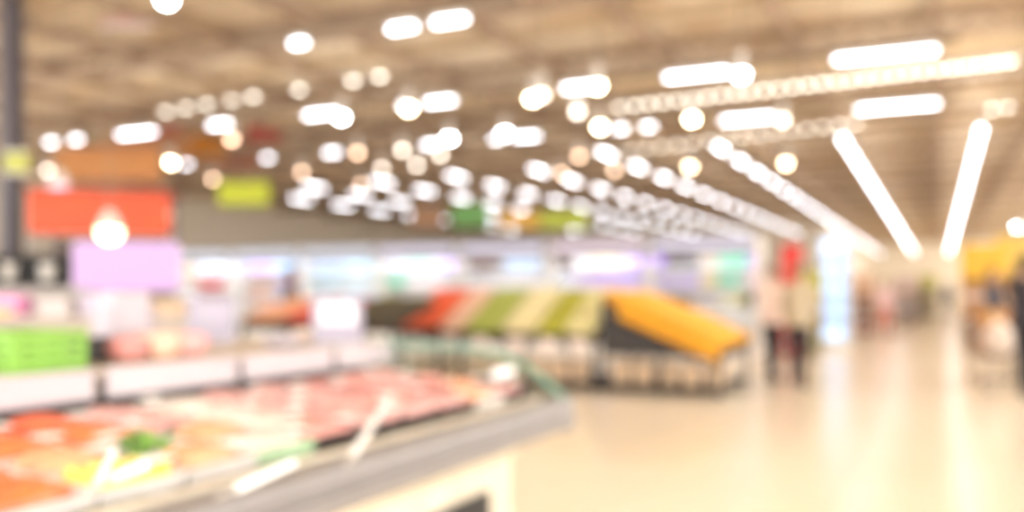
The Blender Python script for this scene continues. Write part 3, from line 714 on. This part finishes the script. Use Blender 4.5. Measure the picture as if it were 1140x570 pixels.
# white counter behind the ledge
p = at_s(95, 330, 6.6)
wc = thing('service_counter', 'white service counter holding bakery packs behind the ledge', 'counter', (p.x, p.y, 0), (0, 0, TH + .12))
b = MB(); b.box((-.9, 0, .08), (.72, .6, 1.08), .01); b.build('cabinet', mat('counter_front', 'b7aaa0', .5), wc)
b = MB(); b.box((-.95, -.05, 1.08), (.77, .65, 1.12), .008); b.build('worktop', mat('counter_top', 'c3b9b2', .4), wc)
b = MB(); b.box((-.85, .05, 0), (.67, .55, .08)); b.build('plinth', M_dark, wc)
b = MB(); b.box((-.9, .55, 1.12), (-.15, .6, 1.34), .004); b.build('splash_panel', mat('grey_panel', 'a8a29c', .4), wc)
CMx = Matrix.Translation(wc.location) @ Matrix.Rotation(TH + .12, 4, 'Z')
def on_counter(lx, ly, name, label, hx, w, d, h, kind, cat):
    q = CMx @ Vector((lx, ly, 1.121))
    t = thing(name, label, cat, q, (0, 0, TH + .12 + R.uniform(-.1, .1)))
    m = mat('bakery_' + hx, hx, .5, coat=.2)
    b = MB()
    if kind == 'loaf':
        b.ball((0, 0, h / 2), .5, w, d, h, 18, 10); b.build('crust', m, t)
        b = MB()
        for q2 in (-.25, 0, .25): b.box((w * q2 - .008, -d * .28, h * .93), (w * q2 + .008, d * .28, h * .99), .003)
        b.build('score', mat('loaf_score', 'f3e0b8', .6), t)
    else:
        b.box((-w / 2, -d / 2, 0), (w / 2, d / 2, h * .85), .008); b.build('carton', m, t)
        b = MB(); b.box((-w / 2 - .004, -d / 2 - .004, h * .8), (w / 2 + .004, d / 2 + .004, h), .006); b.build('lid', mat('bakery_lid_' + hx, hx, .4), t)
on_counter(-.62, .2, 'pastry_box', 'bright pink pastry box on the white counter', 'ef9ed2', .26, .22, .15, 'box', 'box')
on_counter(-.63, .005, 'bread_loaf', 'golden loaf lying before the pink pastry box on the counter', 'f0c98c', .30, .10, .07, 'loaf', 'loaf')
on_counter(-.28, .22, 'pastry_box', 'white pastry box on the counter beside the pink one', 'd2cac8', .22, .2, .13, 'box', 'box')
on_counter(.02, .22, 'pastry_box', 'pale lilac pastry box on the counter next to the white one', 'c4b8cc', .2, .2, .17, 'box', 'box')
on_counter(.28, .23, 'pastry_box', 'cream pastry box on the counter next to the lilac one', 'cfc0aa', .2, .2, .11, 'box', 'box')
on_counter(.55, .22, 'pastry_box', 'tan pastry box at the end of the white counter', 'cdb294', .22, .2, .12, 'box', 'box')
on_counter(.30, .015, 'bread_loaf', 'tan loaf lying at the front edge of the white counter', 'd9b083', .26, .09, .065, 'loaf', 'loaf')
# dark shelf behind the kiosk counter
p = at_s(50, 320, 10.2)
t = thing('display_shelf', 'black shelf unit with white tubs standing beside the kiosk', 'shelf unit', (p.x, p.y, 0), (0, 0, TH + .3))
b = MB(); b.box((-.55, .3, 0), (.55, .33, 1.72)); b.box((-.55, 0, 0), (-.52, .3, 1.72)); b.box((.52, 0, 0), (.55, .3, 1.72)); b.build('shelf_frame', M_black, t)
for z in (.1, .6, 1.1, 1.4, 1.7): b = MB(); b.box((-.52, 0, z), (.52, .3, z + .025), .004); b.build('shelf', M_black, t)
Mx = Matrix.Translation(t.location) @ Matrix.Rotation(TH + .3, 4, 'Z')
tubp = None
for i in range(5):
    q = Mx @ Vector((-.40 + i * .2, .14, 1.126 if i % 2 else 1.426)); lb = ['white tub high on the black shelf, far end', 'white tub low on the black shelf, first', 'white tub high on the black shelf, in the middle', 'white tub low on the black shelf, second', 'white tub high on the black shelf, end beside the kiosk'][i]
    if tubp is None:
        tubp = make_pkg('tub', M_white, mat('tub_lid_grey', 'd5cfd0', .4)); tubp['label'] = lb; tubp['group'] = 'tubs on the black shelf'; tubp.location = q; tubp.scale = (1.2, 1.2, 1.5)
    else: dup(tubp, q, None, lb, 'tubs on the black shelf')

# ------------------------------------------------------------------ aisle end: cooler, end caps, promo stands, right-hand side
p = at_z(925, 387, 0)
gc = thing('glass_door_cooler', 'tall glowing blue-white drinks cooler with a glass door beside the aisle', 'cooler', (p.x, p.y, 0), (0, 0, .25))
b = MB(); b.box((-.36, .02, 0), (.36, .08, 2.62)); b.box((-.36, -.62, 0), (-.31, .02, 2.62)); b.box((.31, -.62, 0), (.36, .02, 2.62)); b.box((-.31, -.62, 0), (.31, .02, .16)); b.box((-.31, -.62, 2.54), (.31, .02, 2.62)); b.build('cabinet', M_white, gc)
b = MB(); b.box((-.30, -.0, .2), (.30, .018, 2.52)); b.build('lit_back', glow('cooler_glow', 'd3e4fb', 1.0), gc)
for z in (.55, 1.0, 1.45, 1.9): b = MB(); b.box((-.305, -.5, z), (.305, -.02, z + .015)); b.build('shelf', M_white, gc)
b = MB(); b.box((-.36, -.665, .14), (-.30, -.625, 2.6)); b.box((.30, -.665, .14), (.36, -.625, 2.6)); b.box((-.3, -.665, .14), (.3, -.625, .2)); b.box((-.3, -.665, 2.54), (.3, -.625, 2.6)); d = b.build('door', M_white, gc)
b = MB(); b.box((-.3, -.65, .2), (.3, -.642, 2.54)); b.build('pane', mat('thin_pane', 'eef6ff', .03, trans=1., var=0), d)
b = MB(); b.box((.305, -.7, 1.0), (.33, -.666, 1.5), .006); b.build('handle', M_steel, d)
Gx = Matrix.Translation(gc.location) @ Matrix.Rotation(.25, 4, 'Z')
pr = None
for zi, z in enumerate((.566, 1.016, 1.466, 1.916)):
    for j in range(4):
        q = Gx @ Vector((-.21 + j * .14, -.32, z)); lb = f'pale blue drink bottle, {ORD[j]} along the {("bottom", "second", "third", "top")[zi]} shelf of the glass door cooler'
        if pr is None: pr = make_pkg('bottle', mat('cooler_bottle', 'c4dcf6', .25, coat=.4), M_white); pr['label'] = lb; pr['group'] = 'bottles in the glass door cooler'; pr.location = q
        else: dup(pr, q, None, lb, 'bottles in the glass door cooler')
def promo(px, py_base, py_top, wpx, hx_head, hx_body, goods, label, rz=.1):
    p = at_z(px, py_base, 0); s = -ST * p.x + CT * p.y; w = wpx / FPX * s; H = CAM_H + (HY - py_top) / FPX * s
    t = thing('promotion_stand', label, 'promotion stand', (p.x, p.y, 0), (0, 0, rz))
    b = MB(); b.box((-w / 2, .36, 0), (w / 2, .4, H)); b.box((-w / 2, 0, 0), (-w / 2 + .03, .36, H * .66)); b.box((w / 2 - .03, 0, 0), (w / 2, .36, H * .66)); b.build('stand_body', mat('stand_' + hx_body, hx_body, .5), t)
    b = MB(); b.box((-w / 2 - .02, .0, H * .66), (w / 2 + .02, .36, H), .02); b.build('header', mat('stand_' + hx_head, hx_head, .45), t)
    for z in (.12, H * .22, H * .42): b = MB(); b.box((-w / 2 + .03, .02, z), (w / 2 - .03, .36, z + .03)); b.build('shelf', mat('stand_' + hx_body, hx_body, .5), t)
    Mx = Matrix.Translation(t.location) @ Matrix.Rotation(rz, 4, 'Z')
    for zi, z in enumerate((.15, H * .22 + .03, H * .42 + .03)):
        n = max(1, int((w - .06) / .19))
        for j in range(n):
            q = Mx @ Vector((-w / 2 + .12 + j * (w - .24) / max(1, n - 1), .18, z)); q.z += .004; pr = pkg('box', goods[zi]); col = CN.get(goods[zi], goods[zi])
            lb = f'{col} food box on the {("bottom", "middle", "top")[zi]} shelf of the {label.split(" stand")[0]} stand'
            if not pr[1]: pr[1] = True; o = pr[0]; o.location = q; o['label'] = lb; o.rotation_euler = (0, 0, rz)
            else: o = dup(pr[0], q, (0, 0, rz), lb)
            o['group'] = f'boxes on the {label.split(" stand")[0]} stand, {zi} shelf'.replace(' 0 ', ' bottom ').replace(' 1 ', ' middle ').replace(' 2 ', ' top '); o.scale = (1, 1, .9)
promo(881, 398, 272, 20, 'd8342c', 'd4443c', ['brown', 'beige', 'red'], 'red promotion stand beside the cooler')
promo(906, 392, 300, 18, 'b5b45a', 'c4bc7a', ['olive', 'yellow', 'olive'], 'slim olive promotion stand between cooler and red header')
promo(960, 372, 305, 24, 'd8b294', 'c07a52', ['peach', 'brown', 'beige'], 'orange-brown promotion stand in the far aisle')
promo(1010, 360, 308, 26, 'e6cfc4', 'e0d2c4', ['peach', 'white', 'peach'], 'cream promotion stand far down the aisle')
promo(1032, 352, 306, 18, 'c8c65a', 'b8ad82', ['olive', 'yellow', 'olive'], 'lime topped promotion stand farthest down the aisle')
promo(1096, 384, 272, 46, 'ebb93a', 'c69a64', ['brown', 'beige', 'peach'], 'yellow topped promotion stand at the far side of the aisle', -.1)
promo(1128, 376, 262, 34, 'e2c060', 'a88f78', ['dark', 'brown', 'lav'], 'pale yellow promotion stand behind the shopping trolley', -.1)
# brown gondola shelving beyond the promotion stands, along the far right of the aisle
t = thing('gondola_shelving', 'long tan gondola shelving running down the far side of the aisle', 'shelving', (2.6, 32, 0))
b = MB(); b.box((.1, 0, 0), (.16, 30, 2.0)); b.build('back_panel', mat('gondola_tan', 'c8ab8a', .6), t)
for z in (.12, .55, .98, 1.4, 1.82): b = MB(); b.box((-.35, 0, z), (.1, 30, z + .03)); b.build('shelf', mat('gondola_tan', 'c8ab8a', .6), t)
for y in range(0, 31, 3): b = MB(); b.box((.06, y - .03, 0), (.12, y + .03, 2.05)); b.build('upright', M_grey, t)
t = thing('gondola_shelving', 'long tan gondola shelving on the cooler side of the aisle, far away', 'shelving', (-3.6, 34, 0))
b = MB(); b.box((-.16, 0, 0), (-.1, 26, 2.0)); b.build('back_panel', mat('gondola_tan', 'c8ab8a', .6), t)
for z in (.12, .55, .98, 1.4, 1.82): b = MB(); b.box((-.1, 0, z), (.35, 26, z + .03)); b.build('shelf', mat('gondola_tan', 'c8ab8a', .6), t)
for y in range(0, 27, 3): b = MB(); b.box((-.12, y - .03, 0), (-.06, y + .03, 2.05)); b.build('upright', M_grey, t)
for side, X, ya, nn in (('far side', 2.42, 32.4, 44), ('cooler side', -3.42, 34.4, 38)):
    for z, sn in ((.583, 'second'), (1.013, 'third'), (1.433, 'fourth')):
        for j in range(nn // 2):
            c = R.choice(['peach', 'red', 'white', 'beige', 'magenta', 'lav', 'yellow', 'brown']); pr = pkg('box', c)
            o = dup(pr[0], (X, ya + j * 1.15, z), (0, 0, PI / 2 if X > 0 else -PI / 2), f'{CN.get(c, c)} food box on the {sn} shelf of the {side} gondola', f'boxes on the {sn} shelf of the {side} gondola')
            o.scale = (1.6, 1.6, 1.25)
            if not pr[1]: pr[1] = True; pr[0].location = (X, ya + j * 1.15 + .5, z); pr[0].rotation_euler = o.rotation_euler; pr[0]['label'] = o['label']; pr[0]['group'] = o['group']; pr[0].scale = o.scale

# shopping trolley with carton and sack
p = at_z(1108, 428, 0)
tr = thing('shopping_trolley', 'dark wire shopping trolley with a carton and a white sack at the aisle side', 'trolley', (p.x, p.y, 0), (0, 0, .15))
b = MB()
bl = [(-.24, -.42, .42), (.24, -.42, .42), (.28, .38, .36), (-.28, .38, .36)]; tl = [(-.27, -.5, .82), (.27, -.5, .82), (.3, .42, .92), (-.3, .42, .92)]
V = [Vector(v) for v in bl]; T = [Vector(v) for v in tl]
for i in range(4):
    a, c, d, e = V[i], V[(i + 1) % 4], T[(i + 1) % 4], T[i]
    for k in range(9): f = k / 8; b.cyl(a.lerp(c, f), e.lerp(d, f), .004, n=5, cap=False)
    for k in range(5): f = k / 4; b.cyl(a.lerp(e, f), c.lerp(d, f), .004 if k < 4 else .009, n=6)
for k in range(9): f = k / 8; b.cyl(V[0].lerp(V[1], f), V[3].lerp(V[2], f), .004, n=5)
b.build('basket', M_grey, tr)
b = MB()
for s in (-1, 1): b.tube([(s * .27, -.46, .12), (s * .27, .40, .14), (s * .29, .46, .5), (s * .3, .5, .98)], .013)
b.tube([(-.27, -.46, .12), (.27, -.46, .12)], .013); b.build('chassis', M_black, tr)
b = MB(); b.cyl((-.31, .5, .98), (.31, .5, .98), .02, n=12); b.build('handle', mat('red_handle', 'a83a30', .4), tr)
for sx in (-.26, .26):
    for sy in (-.44, .38): b = MB(); b.cyl((sx - .015, sy, .055), (sx + .015, sy, .055), .055, n=18); b.cyl((sx, sy, .05), (sx, sy, .13), .012, n=8); b.build('wheel', M_black, tr)
Tx = Matrix.Translation(tr.location) @ Matrix.Rotation(.15, 4, 'Z')
t = thing('cardboard_box', 'brown cardboard box standing inside the shopping trolley', 'box', Tx @ Vector((-.02, .16, .43)), (0, 0, .15))
b = MB(); b.box((-.2, -.15, 0), (.2, .15, .62), .004); b.build('carton', mat('kraft_board', 'c08a55', .7, var=.1), t)
b = MB(); b.box((-.03, -.153, .0), (.03, .153, .622)); b.build('tape', mat('packing_tape', 'd8b888', .3), t)
t = thing('white_sack', 'plump peach-white sack lying in the front of the shopping trolley', 'sack', Tx @ Vector((.0, -.22, .44)), (0, 0, .15))
b = MB(); b.ball((0, 0, .22), .22, .95, .72, 1.0, 20, 14, None, .02); b.build('sack_body', mat('peach_sack', 'fbe6d6', .6, var=.06), t)
b = MB(); b.lathe([(.07, .40), (.045, .43), (.06, .47), (.085, .49)], 14); b.build('tied_neck', mat('peach_sack', 'fbe6d6', .6), t)

# ------------------------------------------------------------------ people
def skin(name, V, E, Rd, sub=1):
    me = bpy.data.meshes.new(name); me.from_pydata([tuple(v) for v in V], E, [])
    o = bpy.data.objects.new(name, me); COL.objects.link(o)
    o.modifiers.new('s', 'SKIN'); sv = me.skin_vertices[0].data
    for i, r in enumerate(Rd):
        sv[i].radius = (r, r) if not isinstance(r, tuple) else r; sv[i].use_root = (i == 0)
    if sub: m = o.modifiers.new('u', 'SUBSURF'); m.levels = m.render_levels = sub
    dg = bpy.context.evaluated_depsgraph_get(); dg.update()
    out = bpy.data.meshes.new_from_object(o.evaluated_get(dg)); bpy.data.objects.remove(o)
    return out
def fuse(meshes, voxel, name):
    bm = bmesh.new()
    for m in meshes: bm.from_mesh(m)
    me = bpy.data.meshes.new(name); bm.to_mesh(me); bm.free()
    o = bpy.data.objects.new(name, me); COL.objects.link(o)
    r = o.modifiers.new('r', 'REMESH'); r.mode = 'VOXEL'; r.voxel_size = voxel
    sm = o.modifiers.new('m', 'SMOOTH'); sm.iterations = 2; sm.factor = .5
    dg = bpy.context.evaluated_depsgraph_get(); dg.update()
    out = bpy.data.meshes.new_from_object(o.evaluated_get(dg)); bpy.data.objects.remove(o); out.materials.clear()
    return out
def person(px, foot_py, height, face, label, skin_hx, hair_hx, top_hx, leg_hx, shoe_hx, stride=.0, armL=0., armR=0., bendL=.25, bendR=.25, long_hair=False, long_sleeve=True, lean=0.):
    """Figure facing local -Y. arm angles swing the upper arms forward (radians); stride puts one foot ahead."""
    p = at_z(px, foot_py, 0); sc = height / 1.72
    t = thing('person', label, 'person', (p.x, p.y, 0), (0, 0, face))
    J = {}
    J['pel'] = Vector((0, 0, .95)); J['spi'] = Vector((0, -.01 - lean * .15, 1.13)); J['che'] = Vector((0, -lean * .3, 1.31)); J['nec'] = Vector((0, .01 - lean * .45, 1.47)); J['hea'] = Vector((0, -.015 - lean * .5, 1.55))
    for s, nm in ((-1, 'L'), (1, 'R')):
        st = stride * s
        J['hip' + nm] = Vector((.088 * s, 0, .90)); J['kne' + nm] = Vector((.095 * s, -.5 * st - .03, .50)); J['ank' + nm] = Vector((.098 * s, -st + .02, .09 if st >= 0 else .10)); J['toe' + nm] = J['ank' + nm] + Vector((.012 * s, -.15, -.055))
        a = (armL if s < 0 else armR); bd = (bendL if s < 0 else bendR)
        J['sho' + nm] = Vector((.185 * s, -lean * .4, 1.405)); J['elb' + nm] = J['sho' + nm] + Vector((.05 * s, -math.sin(a) * .28, -math.cos(a) * .28))
        J['wri' + nm] = J['elb' + nm] + Vector((-.0 * s, -math.sin(a + bd) * .25, -math.cos(a + bd) * .25))
    r0 = {'pel': (.15, .105), 'spi': (.135, .10), 'che': (.155, .11), 'nec': .052, 'hea': .058, 'hip': .085, 'kne': .055, 'ank': .038, 'toe': .03, 'sho': .052, 'elb': .04, 'wri': .028}
    order = ['pel', 'spi', 'che', 'nec', 'hea', 'hipL', 'kneL', 'ankL', 'toeL', 'hipR', 'kneR', 'ankR', 'toeR', 'shoL', 'elbL', 'wriL', 'shoR', 'elbR', 'wriR']
    links = [('pel', 'spi'), ('spi', 'che'), ('che', 'nec'), ('nec', 'hea'), ('pel', 'hipL'), ('hipL', 'kneL'), ('kneL', 'ankL'), ('ankL', 'toeL'), ('pel', 'hipR'), ('hipR', 'kneR'), ('kneR', 'ankR'), ('ankR', 'toeR'), ('che', 'shoL'), ('shoL', 'elbL'), ('elbL', 'wriL'), ('che', 'shoR'), ('shoR', 'elbR'), ('elbR', 'wriR')]
    def sub(names, extra, shrink={}):
        names = [n for n in order if n in names]; idx = {n: i for i, n in enumerate(names)}
        V = [J[n] for n in names]; E = [(idx[a], idx[b]) for a, b in links if a in idx and b in idx]
        rd = []
        for n in names:
            q = r0[n[:3]]; e = shrink.get(n[:3], extra)
            rd.append(tuple(x + e for x in q) if isinstance(q, tuple) else q + e)
        return skin('m', V, E, rd)
    body = [sub(order, 0)]
    hands = []
    for s, nm in ((-1, 'L'), (1, 'R')):
        w = J['wri' + nm]; d = (w - J['elb' + nm]).normalized(); side = Vector((0, -1, 0)); side = (side - d * side.dot(d)).normalized(); inw = d.cross(side).normalized()
        if inw.x * s > 0: inw = -inw
        V = [w - d * .02, w + d * .03, w + d * .075]; E = [(0, 1), (1, 2)]; rd = [.024, (.03, .017), (.032, .014)]
        for k, ln in enumerate((.066, .075, .07, .055)):
            base = w + d * .07 + side * (.026 - k * .0175); q = len(V)
            V += [base, base + d * ln * .5 + inw * .006, base + d * ln * .9 + inw * .024]; E += [(2, q), (q, q + 1), (q + 1, q + 2)]; rd += [.0095, .0085, .007]
        q = len(V); V += [w + d * .03 + side * .032, w + d * .06 + side * .052 + inw * .01, w + d * .088 + side * .055 + inw * .02]; E += [(1, q), (q, q + 1), (q + 1, q + 2)]; rd += [.012, .0105, .0085]
        hands.append(skin('h', V, E, rd))
    h = J['hea'] + Vector((0, -.012, .075))
    b = MB(); b.ball(h, .1, .78, .95, 1.16, 24, 18)
    for v in b.bm.verts:
        q = v.co - h
        if q.z < -.02 and q.y > 0: v.co.y -= q.y * .25
        if q.z < -.04: v.co.x -= q.x * .22
        if q.y < -.06 and abs(q.x) > .015 and abs(q.x) < .05 and abs(q.z - .005) < .018: v.co.y += .008      # eye sockets
    b.ball(h + Vector((0, -.097, -.022)), .016, .75, 1.0, 1.35, 10, 8); b.ball(h + Vector((0, -.088, -.062)), .02, 1.2, .5, .45, 10, 8)
    for s in (-1, 1): b.ball(h + Vector((.078 * s, .008, -.015)), .028, .35, .8, 1.1, 10, 8)
    body += hands + [b.mesh('hd', M_white)]
    bm_ = fuse(body, .0085, 'body'); bm_.materials.append(mat('skin_' + skin_hx, skin_hx, .5, var=.05)); bm_.shade_smooth()
    o = link('body', bm_, t); o.scale = (sc,) * 3
    b = MB()
    for s in (-1, 1): b.ball(h + Vector((.03 * s, -.083, .006)), .0115, 1.1, .6, .8, 8, 6)
    e = b.build('eye', M_black, t); e.scale = (sc,) * 3
    b = MB(); b.ball(h + Vector((0, .022, .024)), .112, .82, .98, 1.06, 24, 16)
    for v in b.bm.verts:
        q = v.co - h
        if q.y < -.035 and q.z < .055: v.co.y = h.y - .035 + (q.y + .035) * .1
        if q.z < -.06 and not long_hair: v.co.z = h.z - .06 + (q.z + .06) * .2
    if long_hair: b.ball(h + Vector((0, .06, -.08)), .1, .8, .5, 1.5, 18, 12)
    o = b.build('hair', mat('hair_' + hair_hx, hair_hx, .5, var=.25, scale=40), t); o.scale = (sc,) * 3
    co = np.empty(len(bm_.vertices) * 3, dtype=np.float32); bm_.vertices.foreach_get('co', co); co = co.reshape(-1, 3)
    no = np.empty(len(bm_.vertices) * 3, dtype=np.float32); bm_.vertices.foreach_get('normal', no); no = no.reshape(-1, 3)
    best = np.full(len(co), 1e9, dtype=np.float32); who = np.zeros(len(co), dtype=np.int32); par = np.zeros(len(co), dtype=np.float32)
    for i, (a, c) in enumerate(links):
        A, B_ = np.array(J[a]), np.array(J[c]); d = B_ - A; tt = np.clip(((co - A) @ d) / (d @ d), 0, 1)
        D = np.linalg.norm(co - (A + tt[:, None] * d), axis=1) / (.09 if a[:3] in ('pel', 'spi', 'che') else .06)
        m_ = D < best; best[m_] = D[m_]; who[m_] = i; par[m_] = tt[m_]
    lk = [a[:3] + c[:3] for a, c in links]
    def isin(*n): return np.isin(who, [i for i, x in enumerate(lk) if x in n])
    arm = isin('shoelb') | (isin('elbwri') & ((par < .97) if long_sleeve else (par < 0)))
    torso = isin('pelspi', 'spiche', 'chesho', 'pelhip', 'chenec') & (co[:, 2] > .86) & (co[:, 2] < 1.475)
    leg = (isin('hipkne', 'pelhip', 'pelspi') & (co[:, 2] < .99)) | (isin('kneank') & (co[:, 2] > .075))
    for nm_, keep, off, hx_ in (('trousers', leg & ~arm, .012, leg_hx), ('top', (torso | arm), .021, top_hx)):
        bm = bmesh.new(); bm.from_mesh(bm_); bm.verts.ensure_lookup_table()
        for i, v in enumerate(bm.verts):
            if keep[i]: v.co += Vector(no[i]) * off
        bmesh.ops.delete(bm, geom=[v for i, v in enumerate(bm.verts) if not keep[i]], context='VERTS')
        bmesh.ops.smooth_vert(bm, verts=bm.verts, factor=.5, use_axis_x=True, use_axis_y=True, use_axis_z=True)
        me = bpy.data.meshes.new(nm_); bm.to_mesh(me); bm.free(); me.materials.clear(); me.materials.append(mat('cloth_' + hx_, hx_, .8, var=.12, scale=30)); me.shade_smooth()
        o = link(nm_, me, t); o.scale = (sc,) * 3
    for nn in 'LR':
        b = MB(); a, q = J['ank' + nn], J['toe' + nn]
        b.ball((a + q) / 2 + Vector((0, -.005, -.005)), .1, .48, 1.35, .5, 16, 10); b.box((q.x - .048, q.y - .045, 0), (a.x + .048, a.y + .05, .02), .009)
        o = b.build('shoe', mat('shoe_' + shoe_hx, shoe_hx, .5), t); o.scale = (sc,) * 3
    return t, J, sc
faceA = TH + PI
person(859, 424, 1.66, TH + 2.3, 'person in a pinkish beige top and dark trousers standing beside the mango slope', 'e0b394', '8a6450', 'f0d8cc', '2f2a2e', '3a3434', .10, .5, .9, .6, .9)
person(889, 430, 1.66, TH + PI * .85, 'person in a cream top and black trousers striding past the mango slope', 'dfae8e', '8a6a50', 'bdae94', '26242a', '2c2828', .22, .5, .4)
person(1142, 440, 1.72, 2.6, 'person in a dark coat at the edge of the photo beside the trolley', 'd9a98a', '2a2422', '343038', '2a282e', '2a2626', .12, .9, .9, .6, .6)
person(985, 374, 1.66, TH, 'person in a pink top and red trousers far down the aisle', 'e2b79c', '4a352c', 'e6c3c4', 'c23a44', '8c5a50', .1, .1, .1, long_hair=True)
person(1055, 356, 1.7, TH + 2.9, 'person in navy far down the aisle near the lime topped stand', 'deb093', '2f2826', '4c4e68', '4a4654', '3c3838', .15, .2, .1)
person(1104, 398, 1.72, TH + .6, 'person in a dark grey jacket beyond the shopping trolley', 'dcae90', '2a2422', '4b464c', '5a4a44', '3c3434', .1, .3, .3)
person(323, 418, 1.66, TH + 2.0, 'person in dark grey beside the red fruit bins and chillers', 'd8ac90', '3a302c', '5a5658', '3c3838', '322e2e', .1, .4, .4)

# ------------------------------------------------------------------ world and view
wd = bpy.data.worlds.new('world'); scene.world = wd; wd.use_nodes = True
bg = wd.node_tree.nodes['Background']; bg.inputs['Color'].default_value = (1, .975, .95, 1); bg.inputs['Strength'].default_value = 2.6
vs = scene.view_settings
scene.display_settings.display_device = 'sRGB'
vs.view_transform = 'Standard'; vs.look = 'None'; vs.gamma = 1; vs.use_curve_mapping = False; vs.exposure = .46
scene.cycles.use_denoising = True
scene.cycles.max_bounces = 8; scene.cycles.sample_clamp_indirect = 6
